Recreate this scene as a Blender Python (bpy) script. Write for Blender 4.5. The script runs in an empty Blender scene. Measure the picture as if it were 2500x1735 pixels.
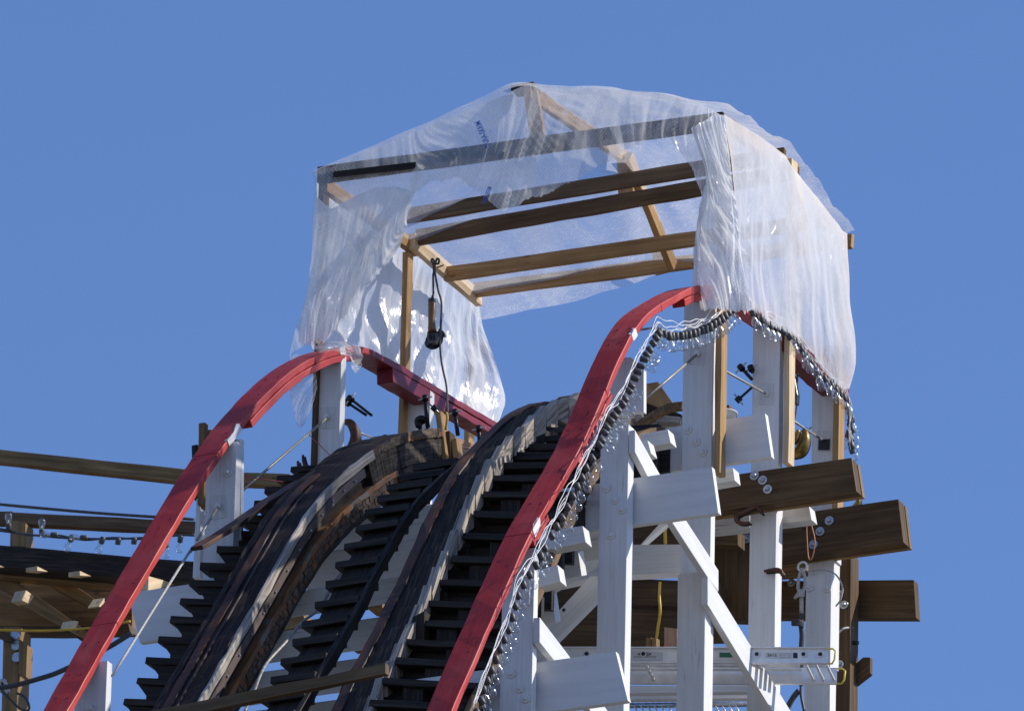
import bpy, bmesh, math, random
import numpy as np
from mathutils import Vector, Matrix
R=math.radians
random.seed(7); rng=np.random.default_rng(7)
scene=bpy.context.scene; C=scene.collection
# ---------------------------------------------------------------- camera
PITCH,ROLL,F,D=22.3,1.3,28000.0,76.0
CAM=np.array([0,0,1.6])
fw=np.array([0,math.cos(R(PITCH)),math.sin(R(PITCH))])
_r0=np.array([1,0,0.]);_u0=np.cross(_r0,fw)
_c,_s=math.cos(R(ROLL)),math.sin(R(ROLL))
rt=_c*_r0+_s*_u0; up=-_s*_r0+_c*_u0
cam=bpy.data.cameras.new('camera'); co=bpy.data.objects.new('camera',cam); C.objects.link(co)
m=Matrix.Identity(4)
for i in range(3):
    m[i][0]=rt[i]; m[i][1]=up[i]; m[i][2]=-fw[i]; m[i][3]=CAM[i]
co.matrix_world=m
cam.sensor_width=36; cam.lens=F/2500*36; cam.clip_end=20000; cam.clip_start=1
cam.dof.use_dof=True; cam.dof.focus_distance=75.5; cam.dof.aperture_fstop=11
scene.camera=co
# ---------------------------------------------------------------- light
ANG=24.6
W=np.array([math.cos(R(ANG)),-math.sin(R(ANG)),0]);T=np.array([math.sin(R(ANG)),math.cos(R(ANG)),0]);Z=np.array([0,0,1.])
SUN_EL=38.0; SUN_AZ=3.0          # azimuth measured from +X, counter-clockwise
sd=Vector((math.cos(R(SUN_EL))*math.cos(R(SUN_AZ)),math.cos(R(SUN_EL))*math.sin(R(SUN_AZ)),math.sin(R(SUN_EL))))
w_=bpy.data.worlds.new('World'); scene.world=w_; w_.use_nodes=True
nt=w_.node_tree; bg=nt.nodes['Background']
sky=nt.nodes.new('ShaderNodeTexSky'); sky.sky_type='NISHITA'; sky.sun_disc=False
sky.sun_elevation=R(SUN_EL); sky.sun_rotation=R(90-SUN_AZ); sky.altitude=0; sky.air_density=1.05; sky.dust_density=0.0; sky.ozone_density=10.0
bg.inputs[1].default_value=0.15; _m=nt.nodes.new('ShaderNodeMix'); _m.data_type='RGBA'; _m.blend_type='MULTIPLY'; _m.inputs[0].default_value=1; _m.inputs[7].default_value=(1.10,.95,.98,1); nt.links.new(sky.outputs[0],_m.inputs[6]); nt.links.new(_m.outputs[2],bg.inputs[0])
sl=bpy.data.lights.new('sun','SUN'); sl.energy=5.0; sl.angle=R(0.5); sl.color=(1,.94,.85)
so=bpy.data.objects.new('sun',sl); C.objects.link(so); so.rotation_euler=sd.to_track_quat('Z','Y').to_euler(); so.location=(40,0,60)
vs=scene.view_settings; scene.display_settings.display_device='sRGB'
vs.view_transform='Standard'; vs.look='None'; vs.gamma=1; vs.exposure=0.0
scene.cycles.max_bounces=10; scene.cycles.transparent_max_bounces=24
# ---------------------------------------------------------------- coordinates: w across the track, t along it, z up, from O
def ray(px,py):
    d=fw*F+rt*(px-1250)-up*(py-867.5); return d/np.linalg.norm(d)
O=CAM+ray(1266,783)*D
def wd(p): return O+W*p[0]+T*p[1]+Z*p[2]
def onW(p,w):
    d=ray(*p);k=np.dot(O+W*w-CAM,W)/np.dot(d,W);P=CAM+d*k-O;return np.array([w,P@T,P[2]])
def onT(p,t):
    d=ray(*p);k=np.dot(O+T*t-CAM,T)/np.dot(d,T);P=CAM+d*k-O;return np.array([P@W,t,P[2]])
def q(x,y): return x*2500/2300,y*2500/2300
def zoomer(x0,y0,s): return lambda x,y:(x0+x/s,y0+y/s)
Az=zoomer(650,150,2.66);Bz=zoomer(1400,150,2.66);Cz=zoomer(650,650,2.66);Dz=zoomer(1400,650,2.66)
Ez=zoomer(0,1000,2.171);Fz=zoomer(400,1100,2.513);Hz=zoomer(1200,1135,2.66);Iz=zoomer(1650,1135,2.66)
V=lambda *a:np.array(a,float)
# ---------------------------------------------------------------- materials
def mat(name):
    m=bpy.data.materials.new(name); m.use_nodes=True
    return m,m.node_tree,m.node_tree.nodes['Principled BSDF']
def N(nt,t,**k):
    n=nt.nodes.new(t)
    for a,b in k.items():
        if a in n.inputs.keys(): n.inputs[a].default_value=b
        else: setattr(n,a,b)
    return n
def ramp(nt,src,stops):
    n=nt.nodes.new('ShaderNodeValToRGB'); e=n.color_ramp.elements
    while len(e)<len(stops): e.new(0.5)
    for i,(p,c) in enumerate(stops):
        e[i].position=p; e[i].color=(*c,1) if len(c)==3 else c
    nt.links.new(src,n.inputs[0]); return n
def uvmap(nt,sx,sy,rand=True):
    tc=nt.nodes.new('ShaderNodeTexCoord'); mp=nt.nodes.new('ShaderNodeMapping')
    mp.inputs['Scale'].default_value=(sx,sy,1)
    nt.links.new(tc.outputs['UV'],mp.inputs[0])
    return mp.outputs[0]
def mixc(nt,f,a,b,mode='MIX'):
    n=nt.nodes.new('ShaderNodeMix'); n.data_type='RGBA'; n.blend_type=mode
    for s,v in ((0,f),(6,a),(7,b)):
        if hasattr(v,'links') or hasattr(v,'is_linked'): nt.links.new(v,n.inputs[s])
        elif isinstance(v,tuple): n.inputs[s].default_value=(*v,1)
        else: n.inputs[s].default_value=v
    return n.outputs[2]
def wood(name,stops,rough=.75,gs=(1.6,38),knots=True,patch=None,patchpos=(.55,.68),bump=.35,cracks=(.02,.015,.012),crackamt=.7,big=(.7,.7)):
    m,nt,b=mat(name)
    g=N(nt,'ShaderNodeTexNoise',Scale=1.0,Detail=6.0,Roughness=.6,Distortion=.35); nt.links.new(uvmap(nt,*gs),g.inputs['Vector'])
    c=ramp(nt,g.outputs[0],stops).outputs[0]
    # board-scale tone drift
    g2=N(nt,'ShaderNodeTexNoise',Scale=1.0,Detail=3.0); nt.links.new(uvmap(nt,2.2,5),g2.inputs['Vector'])
    r2=ramp(nt,g2.outputs[0],[(.3,(big[0],)*3),(.7,(1.15,)*3)]).outputs[0]
    c=mixc(nt,1.0,c,r2,'MULTIPLY')
    # cracks along the grain
    g3=N(nt,'ShaderNodeTexNoise',Scale=1.0,Detail=3.0,Distortion=.2); nt.links.new(uvmap(nt,gs[0]*1.1,gs[1]*1.4),g3.inputs['Vector'])
    r3=ramp(nt,g3.outputs[0],[(.30,(crackamt,)*3),(.36,(0,0,0))]).outputs[0]
    c=mixc(nt,r3,c,cracks)
    if knots:
        v=N(nt,'ShaderNodeTexVoronoi',Scale=1.0); nt.links.new(uvmap(nt,2.6,9),v.inputs['Vector'])
        rk=ramp(nt,v.outputs['Distance'],[(.03,(.8,)*3),(.10,(0,0,0))]).outputs[0]
        c=mixc(nt,rk,c,tuple(x*.35 for x in stops[0][1]))
    if patch:
        g4=N(nt,'ShaderNodeTexNoise',Scale=1.0,Detail=5.0,Roughness=.65); nt.links.new(uvmap(nt,3.0,9),g4.inputs['Vector'])
        r4=ramp(nt,g4.outputs[0],[(patchpos[0],(0,0,0)),(patchpos[1],(1,1,1))]).outputs[0]
        c=mixc(nt,r4,c,patch)
    nt.links.new(c,b.inputs['Base Color']); b.inputs['Roughness'].default_value=rough; b.inputs['Specular IOR Level'].default_value=.22
    bp=N(nt,'ShaderNodeBump',Strength=bump,Distance=.004); nt.links.new(g3.outputs[0],bp.inputs['Height']); nt.links.new(bp.outputs[0],b.inputs['Normal'])
    return m
def paint(name,col,dark,rough=.5,crack=.25,gs=(1.5,40),wear=None,bump=.25):
    m,nt,b=mat(name)
    g=N(nt,'ShaderNodeTexNoise',Scale=1.0,Detail=5.0,Distortion=.3); nt.links.new(uvmap(nt,*gs),g.inputs['Vector'])
    c=ramp(nt,g.outputs[0],[(.3,tuple(x*.88 for x in col)),(.6,col)]).outputs[0]
    g3=N(nt,'ShaderNodeTexNoise',Scale=1.0,Detail=4.0,Distortion=.4); nt.links.new(uvmap(nt,gs[0]*2,gs[1]*1.3),g3.inputs['Vector'])
    r3=ramp(nt,g3.outputs[0],[(.29,(crack*2.6,)*3),(.35,(0,0,0))]).outputs[0]
    c=mixc(nt,r3,c,dark)
    # grime blotches
    g4=N(nt,'ShaderNodeTexNoise',Scale=1.0,Detail=6.0,Roughness=.7); nt.links.new(uvmap(nt,2.5,5),g4.inputs['Vector'])
    r4=ramp(nt,g4.outputs[0],[(.5,(0,0,0)),(.85,(crack,)*3)]).outputs[0]
    c=mixc(nt,r4,c,tuple(x*.45 for x in col))
    if wear:
        g5=N(nt,'ShaderNodeTexNoise',Scale=1.0,Detail=5.0,Roughness=.6); nt.links.new(uvmap(nt,1.8,7),g5.inputs['Vector'])
        r5=ramp(nt,g5.outputs[0],[(.48,(0,0,0)),(.72,(.45,)*3)]).outputs[0]
        c=mixc(nt,r5,c,(.50,.11,.09))
        v=N(nt,'ShaderNodeTexVoronoi',Scale=1.0); nt.links.new(uvmap(nt,6,14),v.inputs['Vector'])
        rk=ramp(nt,v.outputs['Distance'],[(.045,(.75,)*3),(.09,(0,0,0))]).outputs[0]
        c=mixc(nt,rk,c,wear)
    nt.links.new(c,b.inputs['Base Color']); b.inputs['Roughness'].default_value=rough; b.inputs['Specular IOR Level'].default_value=.3
    bp=N(nt,'ShaderNodeBump',Strength=bump,Distance=.003); nt.links.new(g3.outputs[0],bp.inputs['Height']); nt.links.new(bp.outputs[0],b.inputs['Normal'])
    return m
def simple(name,col,rough=.5,metal=0.0,var=.25,scale=30):
    m,nt,b=mat(name)
    g=N(nt,'ShaderNodeTexNoise',Scale=float(scale),Detail=4.0); tc=N(nt,'ShaderNodeTexCoord'); nt.links.new(tc.outputs['Object'],g.inputs['Vector'])
    c=ramp(nt,g.outputs[0],[(.3,tuple(x*(1-var) for x in col)),(.7,tuple(min(1,x*(1+var)) for x in col))]).outputs[0]
    nt.links.new(c,b.inputs['Base Color']); b.inputs['Roughness'].default_value=rough; b.inputs['Metallic'].default_value=metal
    return m
M={}
M['white']=paint('white_paint',(.76,.755,.745),(.13,.12,.12),.55,.12,bump=.3)
M['white_s']=paint('smooth_white_paint',(.76,.755,.745),(.3,.3,.31),.45,.04,gs=(1.2,14),bump=.08)
M['white2']=paint('white_paint_worn',(.68,.675,.66),(.10,.10,.10),.6,.22,bump=.4)
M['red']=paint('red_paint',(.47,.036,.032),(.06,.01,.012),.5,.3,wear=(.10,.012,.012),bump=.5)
M['reddark']=paint('red_shade_and_nail_paint',(.20,.016,.03),(.03,.008,.02),.45,.3,bump=.5)  # handrail red darkened for shade beyond the crest; also nail heads
M['burnt']=wood('tarred_wood',[(.30,(.008,.007,.006)),(.5,(.028,.021,.016)),(.74,(.085,.062,.045))],.65,(3.2,60),knots=False,bump=.8,patch=(.13,.06,.03),patchpos=(.68,.8))
M['black']=wood('black_wood',[(.3,(.012,.010,.009)),(.7,(.062,.052,.043))],.62,(1.5,40),knots=False,bump=.6)
M['grey']=wood('silver_weathered_sunlit_wood',[(.25,(.08,.07,.06)),(.42,(.32,.28,.24)),(.7,(.60,.55,.49))],.8,(2.2,60),knots=False,bump=1.0)  # weathered grey, lightened to paint the left rail's sunlit edge
M['greyd']=wood('grey_split_wood_lit',[(.3,(.04,.034,.028)),(.42,(.26,.22,.18)),(.7,(.58,.51,.43))],.8,(2.2,48),knots=False,bump=1.0)  # lightened so the sawtooth ends look sunlit
M['greydk']=wood('dark_shingled_wood',[(.3,(.011,.010,.009)),(.5,(.04,.032,.025)),(.75,(.14,.11,.08))],.75,(4,60),knots=False,bump=1.0)  # dark wood tone; also carries shade on the right rail's top
M['dkbeam']=wood('dark_brown_lumber',[(.3,(.022,.015,.010)),(.6,(.045,.032,.022)),(.8,(.07,.05,.035))],.7,(1.3,34),bump=.3,crackamt=.3)  # plain dark brown for the front crossbeam and batten
M['strap']=simple('brown_steel_strap',(.085,.058,.050),.5,.2,.15,8)
M['rustband']=wood('orange_rust_wood',[(.3,(.10,.07,.05)),(.5,(.26,.12,.05)),(.7,(.36,.17,.07))],.7,(3,20),knots=False,bump=.6,patch=(.22,.20,.17),patchpos=(.55,.6))
M['rust']=wood('rusty_strap',[(.3,(.035,.028,.027)),(.5,(.08,.048,.035)),(.7,(.20,.075,.03))],.5,(2,9),knots=False,bump=.2,crackamt=.2)
M['lam']=wood('laminated_wood',[(.3,(.035,.026,.02)),(.5,(.11,.08,.058)),(.72,(.24,.18,.13))],.75,(9,30),knots=False,bump=.9,patch=(.26,.10,.04),patchpos=(.55,.6))
M['lumber']=wood('new_lumber',[(.3,(.29,.165,.065)),(.55,(.42,.255,.11)),(.75,(.52,.345,.175))],.7,(1.4,30),bump=.2,crackamt=.3,cracks=(.22,.13,.06),big=(.82,.8))
M['lumber2']=wood('aged_lumber',[(.3,(.10,.065,.035)),(.55,(.17,.11,.06)),(.75,(.24,.165,.10))],.75,(1.4,30),bump=.3,crackamt=.4)
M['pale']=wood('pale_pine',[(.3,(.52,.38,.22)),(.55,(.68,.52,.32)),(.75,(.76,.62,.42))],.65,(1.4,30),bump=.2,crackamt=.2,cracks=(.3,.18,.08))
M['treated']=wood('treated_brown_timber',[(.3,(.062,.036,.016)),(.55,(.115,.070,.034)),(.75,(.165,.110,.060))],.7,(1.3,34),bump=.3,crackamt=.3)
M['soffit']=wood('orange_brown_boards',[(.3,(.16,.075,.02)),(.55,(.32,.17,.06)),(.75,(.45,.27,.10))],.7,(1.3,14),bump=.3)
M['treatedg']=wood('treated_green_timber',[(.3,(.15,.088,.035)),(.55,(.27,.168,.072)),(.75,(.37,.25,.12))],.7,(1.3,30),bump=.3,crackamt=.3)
M['pink']=wood('fresh_red_oak',[(.3,(.36,.19,.12)),(.6,(.50,.30,.20)),(.8,(.58,.38,.27))],.7,(3,24),bump=.3)
M['ply']=wood('plywood_brown',[(.3,(.30,.17,.075)),(.6,(.42,.26,.13))],.7,(3,14),knots=False,bump=.1,crackamt=.1)
M['steel']=simple('galvanized_steel',(.42,.44,.46),.35,.85)
M['alu']=simple('aluminium',(.80,.80,.80),.42,.35,.10,14)
M['iron']=simple('black_iron',(.018,.017,.017),.4,.5)
M['rustiron']=simple('rusty_iron',(.10,.045,.028),.6,.4,.4)
M['brass']=simple('worn_gold_iron',(.20,.13,.03),.4,.6,.4)
M['rubber']=simple('black_rubber',(.060,.061,.066),.5,0)
M['wire']=simple('white_wire',(.80,.80,.78),.5,0,.1)
M['cable']=simple('grey_steel_cable',(.30,.28,.25),.5,.3)
M['ycord']=simple('yellow_cord',(.60,.38,.03),.5,0,.15)
M['rcord']=simple('red_thread',(.45,.06,.08),.6,0,.1)
M['copper']=simple('orange_wire',(.42,.17,.10),.5,.2,.1)
M['rope']=simple('dark_rope',(.06,.06,.06),.8,0,.5,120)
M['lrope']=simple('pale_rope',(.45,.44,.42),.8,0,.4,120)
M['grind']=simple('dull_orange_plastic',(.20,.11,.035),.45,0,.35,40)
M['gearm']=simple('grey_cast_metal',(.10,.10,.10),.4,.6)
M['yellow']=simple('yellow_enamel',(.66,.50,.06),.45,0,.12)
M['label']=simple('white_label',(.60,.61,.62),.5,0,.04)
M['glabel']=simple('green_label',(.03,.20,.10),.5,0,.05)
M['ink']=simple('black_ink',(.02,.02,.022),.6,0,0)
M['blueink']=simple('blue_ink',(.05,.13,.50),.6,0,.0)
M['paint_tin']=simple('white_plastic_tub',(.75,.75,.73),.5,0,.05)
M['bag']=simple('black_bag',(.012,.012,.013),.35,0,.2)
def glass():
    m,nt,b=mat('bulb_glass'); nt.nodes.remove(b); out=nt.nodes['Material Output']
    tr=N(nt,'ShaderNodeBsdfTransparent'); tr.inputs[0].default_value=(.93,.95,.96,1)
    gl=N(nt,'ShaderNodeBsdfGlossy',Roughness=.08); lw=N(nt,'ShaderNodeLayerWeight',Blend=.5); p_=N(nt,'ShaderNodeMath',operation='POWER'); p_.inputs[1].default_value=2.0; nt.links.new(lw.outputs['Facing'],p_.inputs[0]); q_=N(nt,'ShaderNodeMath',operation='MULTIPLY_ADD'); q_.inputs[1].default_value=.6; q_.inputs[2].default_value=.13; nt.links.new(p_.outputs[0],q_.inputs[0])
    mx=N(nt,'ShaderNodeMixShader'); nt.links.new(q_.outputs[0],mx.inputs[0]); nt.links.new(tr.outputs[0],mx.inputs[1]); nt.links.new(gl.outputs[0],mx.inputs[2])
    nt.links.new(mx.outputs[0],out.inputs[0]); return m
M['glass']=glass()
def plastic(name,base,grid,wr,tint=(.97,.97,.97),fold=(3,.7)):
    m,nt,b=mat(name); nt.nodes.remove(b); out=nt.nodes['Material Output']; L=nt.links.new
    # diagonal scrim threads
    def lines(rot):
        tc=N(nt,'ShaderNodeTexCoord'); mp=N(nt,'ShaderNodeMapping'); mp.inputs['Rotation'].default_value=(0,0,R(rot)); L(tc.outputs['UV'],mp.inputs[0])
        wv=N(nt,'ShaderNodeTexWave',Scale=16.0,Distortion=.4,Detail=1.0); wv.inputs['Detail Scale'].default_value=.1; L(mp.outputs[0],wv.inputs[0])
        return ramp(nt,wv.outputs[1],[(.70,(0,0,0)),(.95,(1,1,1))]).outputs[0]
    a=lines(35); c=lines(-35)
    mxx=N(nt,'ShaderNodeMath',operation='MAXIMUM'); L(a,mxx.inputs[0]); L(c,mxx.inputs[1])
    # cloudy creases, stretched along the fall of the sheet
    n1=N(nt,'ShaderNodeTexNoise',Scale=1.0,Detail=3.0,Roughness=.5,Distortion=.8); L(uvmap(nt,fold[0]*1.3,fold[1]*1.2),n1.inputs['Vector'])
    r1=ramp(nt,n1.outputs[0],[(.35,(0,0,0)),(.72,(1,1,1))]).outputs[0]
    n2=N(nt,'ShaderNodeTexNoise',Scale=1.0,Detail=5.0,Roughness=.7,Distortion=1.5); L(uvmap(nt,9,4),n2.inputs['Vector'])
    r2=ramp(nt,n2.outputs[0],[(.49,(0,0,0)),(.50,(1,1,1)),(.512,(0,0,0))]).outputs[0]
    f0=N(nt,'ShaderNodeMath',operation='MULTIPLY_ADD'); f0.inputs[1].default_value=wr; f0.inputs[2].default_value=base; L(r1,f0.inputs[0])
    f1=N(nt,'ShaderNodeMath',operation='MULTIPLY_ADD'); f1.inputs[1].default_value=grid; L(mxx.outputs[0],f1.inputs[0]); L(f0.outputs[0],f1.inputs[2])
    f2=N(nt,'ShaderNodeMath',operation='MULTIPLY_ADD'); f2.inputs[1].default_value=.35; L(r2,f2.inputs[0]); L(f1.outputs[0],f2.inputs[2])
    lw=N(nt,'ShaderNodeLayerWeight',Blend=.5); pw=N(nt,'ShaderNodeMath',operation='POWER'); L(lw.outputs['Facing'],pw.inputs[0]); pw.inputs[1].default_value=2.5
    f3=N(nt,'ShaderNodeMath',operation='MULTIPLY_ADD',use_clamp=True); f3.inputs[1].default_value=.45; L(pw.outputs[0],f3.inputs[0]); L(f2.outputs[0],f3.inputs[2])
    tr=N(nt,'ShaderNodeBsdfTransparent'); tr.inputs[0].default_value=(.97,.98,.99,1)
    df=N(nt,'ShaderNodeBsdfDiffuse'); df.inputs[0].default_value=(*tint,1)
    tl=N(nt,'ShaderNodeBsdfTranslucent'); tl.inputs[0].default_value=(*tint,1)
    ms=N(nt,'ShaderNodeMixShader'); ms.inputs[0].default_value=.5; L(df.outputs[0],ms.inputs[1]); L(tl.outputs[0],ms.inputs[2])
    gl=N(nt,'ShaderNodeBsdfGlossy',Roughness=.24)
    n3=N(nt,'ShaderNodeTexNoise',Scale=1.0,Detail=4.0,Roughness=.55,Distortion=.8); L(uvmap(nt,fold[0]*2.6,fold[1]*2.4),n3.inputs['Vector'])
    bp=N(nt,'ShaderNodeBump',Strength=.9,Distance=.03); L(n3.outputs[0],bp.inputs['Height']); L(bp.outputs[0],gl.inputs['Normal']); L(bp.outputs[0],df.inputs['Normal'])
    mg=N(nt,'ShaderNodeMixShader'); mg.inputs[0].default_value=.12; L(ms.outputs[0],mg.inputs[1]); L(gl.outputs[0],mg.inputs[2])
    mx=N(nt,'ShaderNodeMixShader'); L(f3.outputs[0],mx.inputs[0]); L(tr.outputs[0],mx.inputs[1]); L(mg.outputs[0],mx.inputs[2])
    L(mx.outputs[0],out.inputs[0]); return m
M['sheet']=plastic('scrim_sheet',.25,.12,.30,fold=(2.4,1.5))
M['sheet2']=plastic('scrim_sheet_dense',.60,.08,.30,fold=(3.5,1.1))
M['sheet4']=plastic('scrim_sheet_gathered',.66,.08,.30,fold=(4,1.8))
M['sheet5']=plastic('scrim_sheet_taut',.60,.06,.28,fold=(2.0,1.1))
M['sheet3']=plastic('scrim_sheet_roof',.17,.07,.26,fold=(1.2,2.5))
# ---------------------------------------------------------------- mesh builder
class MB:
    def __init__(s): s.v=[];s.f=[];s.uv=[];s.sm=[]
    def face(s,pts,uvs,smooth=False):
        b=len(s.v); s.v+= [np.array(p,float) for p in pts]; s.f.append(list(range(b,b+len(pts)))); s.uv.append(uvs); s.sm.append(smooth)
    def beam(s,P0,P1,a,b,ref=(0,1,0),jit=.0015,anchor=0,seg=.22,slant=(0,0)):
        """oriented timber: length P0-P1, size a across (perp. to ref), size b along ref. anchor 0 centred, 1: P's lie on the near face"""
        P0=V(*P0);P1=V(*P1); d=P1-P0; Ln=np.linalg.norm(d); d/=Ln
        ref=V(*ref); ref=ref-d*(ref@d); ref/=np.linalg.norm(ref); n=np.cross(ref,d)
        if anchor: P0=P0+ref*b/2; P1=P1+ref*b/2
        k=max(1,min(40,int(Ln/seg))); u0=random.random()*50; v0=random.random()*50
        cor=[(-1,-1),(1,-1),(1,1),(-1,1)]
        base=len(s.v)
        for i in range(k+1):
            t=i/k
            for (x,y) in cor:
                j=rng.normal(0,jit,2)
                sl=0
                if i==0: sl=slant[0]*x
                if i==k: sl=slant[1]*x
                s.v.append(P0+d*(Ln*t+sl)+n*(x*a/2+j[0])+ref*(y*b/2+j[1]))
        per=[0,a,a+b,2*a+b,2*a+2*b]
        for i in range(k):
            for e in range(4):
                e2=(e+1)%4; A=base+i*4
                s.f.append([A+e,A+e2,A+4+e2,A+4+e]); ua,ub=u0+Ln*i/k,u0+Ln*(i+1)/k
                s.uv.append([(ua,v0+per[e]),(ua,v0+per[e+1]),(ub,v0+per[e+1]),(ub,v0+per[e])]); s.sm.append(False)
        for A,o in ((base,[3,2,1,0]),(base+k*4,[0,1,2,3])):
            s.f.append([A+x for x in o]); s.uv.append([(u0+cor[x][0]*a*.25+9,v0+cor[x][1]*b/2) for x in o]); s.sm.append(False)
        return s
    def box(s,w0,w1,t0,t1,z0,z1,axis='w'):
        if axis=='w': return s.beam((w0,(t0+t1)/2,(z0+z1)/2),(w1,(t0+t1)/2,(z0+z1)/2),z1-z0,t1-t0)
        if axis=='z': return s.beam(((w0+w1)/2,(t0+t1)/2,z0),((w0+w1)/2,(t0+t1)/2,z1),w1-w0,t1-t0,seg=.5)
        return s.beam(((w0+w1)/2,t0,(z0+z1)/2),((w0+w1)/2,t1,(z0+z1)/2),z1-z0,w1-w0,ref=(1,0,0))
    def prism(s,pts,thick,dirv=(0,1,0)):
        """flat polygon (S coordinates) extruded along dirv"""
        dv=V(*dirv)*thick; pts=[V(*p) for p in pts]; c=sum(pts)/len(pts)
        nrm=sum((np.cross(pts[i]-c,pts[(i+1)%len(pts)]-c) for i in range(len(pts))),V(0,0,0))
        if nrm@dv>0: pts=pts[::-1]
        # long axis for the grain
        ds=[(np.linalg.norm(pts[(i+1)%len(pts)]-pts[i]),i) for i in range(len(pts))]; i=max(ds)[1]
        ax=(pts[(i+1)%len(pts)]-pts[i]); ax/=np.linalg.norm(ax); ay=np.cross(V(*dirv),ax); u0=random.random()*30
        f=lambda p:(u0+p@ax,p@ay)
        s.face(pts,[f(p) for p in pts]); s.face([p+dv for p in pts[::-1]],[f(p) for p in pts[::-1]])
        n=len(pts); acc=0
        for i in range(n):
            a,b=pts[i],pts[(i+1)%n]; l=np.linalg.norm(b-a)
            s.face([b,a,a+dv,b+dv],[(acc+l+u0,3),(acc+u0,3),(acc+u0,3+thick),(acc+l+u0,3+thick)]); acc+=l
        return s
    def sweep(s,path,w0,w1,n0,n1,jit=.0015,w0f=None):
        """rectangular section swept along (t,z) path; n measured along the upward normal"""
        path=[V(*p) for p in path]; k=len(path); base=len(s.v); acc=0; u=[]; u0=random.random()*40
        for i,p in enumerate(path):
            a=path[max(0,i-1)]; b=path[min(k-1,i+1)]; d=b-a; d/=np.linalg.norm(d); n=V(-d[1],d[0])
            if i: acc+=np.linalg.norm(p-path[i-1])
            u.append(acc+u0)
            for (w,nn) in ((w0,n0),(w1,n0),(w1,n1),(w0,n1)):
                j=rng.normal(0,jit,2); x=p+n*(nn+j[0]); s.v.append(V(w+j[1],x[0],x[1]))
        wd_,nd=abs(w1-w0),abs(n1-n0); per=[0,wd_,wd_+nd,2*wd_+nd,2*wd_+2*nd]
        for i in range(k-1):
            for e in range(4):
                e2=(e+1)%4; A=base+i*4
                s.f.append([A+e2,A+e,A+4+e,A+4+e2]); s.uv.append([(u[i],per[e+1]),(u[i],per[e]),(u[i+1],per[e]),(u[i+1],per[e+1])]); s.sm.append(False)
        A=base; s.f.append([A,A+1,A+2,A+3]); s.uv.append([(0,0),(.05,0),(.05,.05),(0,.05)]); s.sm.append(False)
        A=base+(k-1)*4; s.f.append([A+3,A+2,A+1,A]); s.uv.append([(0,0),(.05,0),(.05,.05),(0,.05)]); s.sm.append(False)
        return s
    def tube(s,pts,r,n=7,closed=False,caps=True):
        pts=[V(*p) for p in pts]; k=len(pts); base=len(s.v); acc=0
        rr=r if hasattr(r,'__len__') else [r]*k
        d0=pts[1]-pts[0]; ref=V(0,0,1) if abs(d0[2])<.8*np.linalg.norm(d0) else V(1,0,0)
        us=[]
        for i,p in enumerate(pts):
            if closed: d=pts[(i+1)%k]-pts[i-1]
            else: d=pts[min(k-1,i+1)]-pts[max(0,i-1)]
            d=d/(np.linalg.norm(d)+1e-12); x=ref-d*(ref@d); x/=np.linalg.norm(x)+1e-12; ref=x; y=np.cross(d,x)
            if i: acc+=np.linalg.norm(p-pts[i-1])
            us.append(acc)
            for j in range(n):
                a=2*math.pi*j/n; s.v.append(p+rr[i]*(math.cos(a)*x+math.sin(a)*y))
        for i in range(k if closed else k-1):
            i2=(i+1)%k
            for j in range(n):
                j2=(j+1)%n
                s.f.append([base+i*n+j,base+i*n+j2,base+i2*n+j2,base+i2*n+j]); s.uv.append([(us[i],j/n),(us[i],(j+1)/n),(us[i2],(j+1)/n),(us[i2],j/n)]); s.sm.append(True)
        if caps and not closed:
            s.f.append([base+j for j in range(n)][::-1]); s.uv.append([(0,0)]*n); s.sm.append(False)
            s.f.append([base+(k-1)*n+j for j in range(n)]); s.uv.append([(0,0)]*n); s.sm.append(False)
        return s
    def build(s,name,m,parent=None,root_loc=None,bevel=0,label=None):
        if root_loc is None: root_loc=np.array(parent.location) if parent is not None else wd(s.v[0])
        # sub-parts inherit the chain of origins (all parts sit at their root's origin)
        me=bpy.data.meshes.new(name)
        me.from_pydata([tuple(wd(p)-root_loc) for p in s.v],[],s.f)
        ul=me.uv_layers.new(name='UVMap'); flat=[c for f in s.uv for uv in f for c in uv]
        ul.data.foreach_set('uv',flat)
        me.polygons.foreach_set('use_smooth',s.sm)
        me.materials.append(m); me.update()
        o=bpy.data.objects.new(name,me); C.objects.link(o)
        if parent is not None: o.parent=parent
        else: o.location=root_loc
        if bevel:
            bm=bmesh.new(); bm.from_mesh(me); bmesh.ops.remove_doubles(bm,verts=bm.verts,dist=1e-6); bm.to_mesh(me); bm.free()
            md=o.modifiers.new('bevel','BEVEL'); md.width=bevel; md.segments=2; md.limit_method='ANGLE'; md.angle_limit=R(50)
        if label: o['label']=label
        return o
def tag(o,label,cat,group=None,kind=None):
    o['label']=label; o['category']=cat
    if group: o['group']=group
    return o
def thing(name,label,cat,p,group=None):
    o=bpy.data.objects.new(name,None); C.objects.link(o); o.location=wd(p); o.empty_display_size=.1
    return tag(o,label,cat,group)
def sub(mb,name,m,root,parent,**k):      # a sub-part: parent is a part that sits at the root's origin
    return mb.build(name,m,parent,root_loc=np.array(root.location),**k)
BV=.004
def solo(name,mb,m,label,cat,group=None,bevel=BV):
    o=mb.build(name,m,bevel=bevel); return tag(o,label,cat,group)
def catmull(P,n=6):
    P=[V(*p) for p in P]; P=[2*P[0]-P[1]]+P+[2*P[-1]-P[-2]]; out=[]
    for i in range(1,len(P)-2):
        for k in range(n):
            t=k/n; a,b,c,d=P[i-1:i+3]
            out.append(.5*((2*b)+(-a+c)*t+(2*a-5*b+4*c-d)*t*t+(-a+3*b-3*c+d)*t**3))
    out.append(P[-2]); return out
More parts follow.
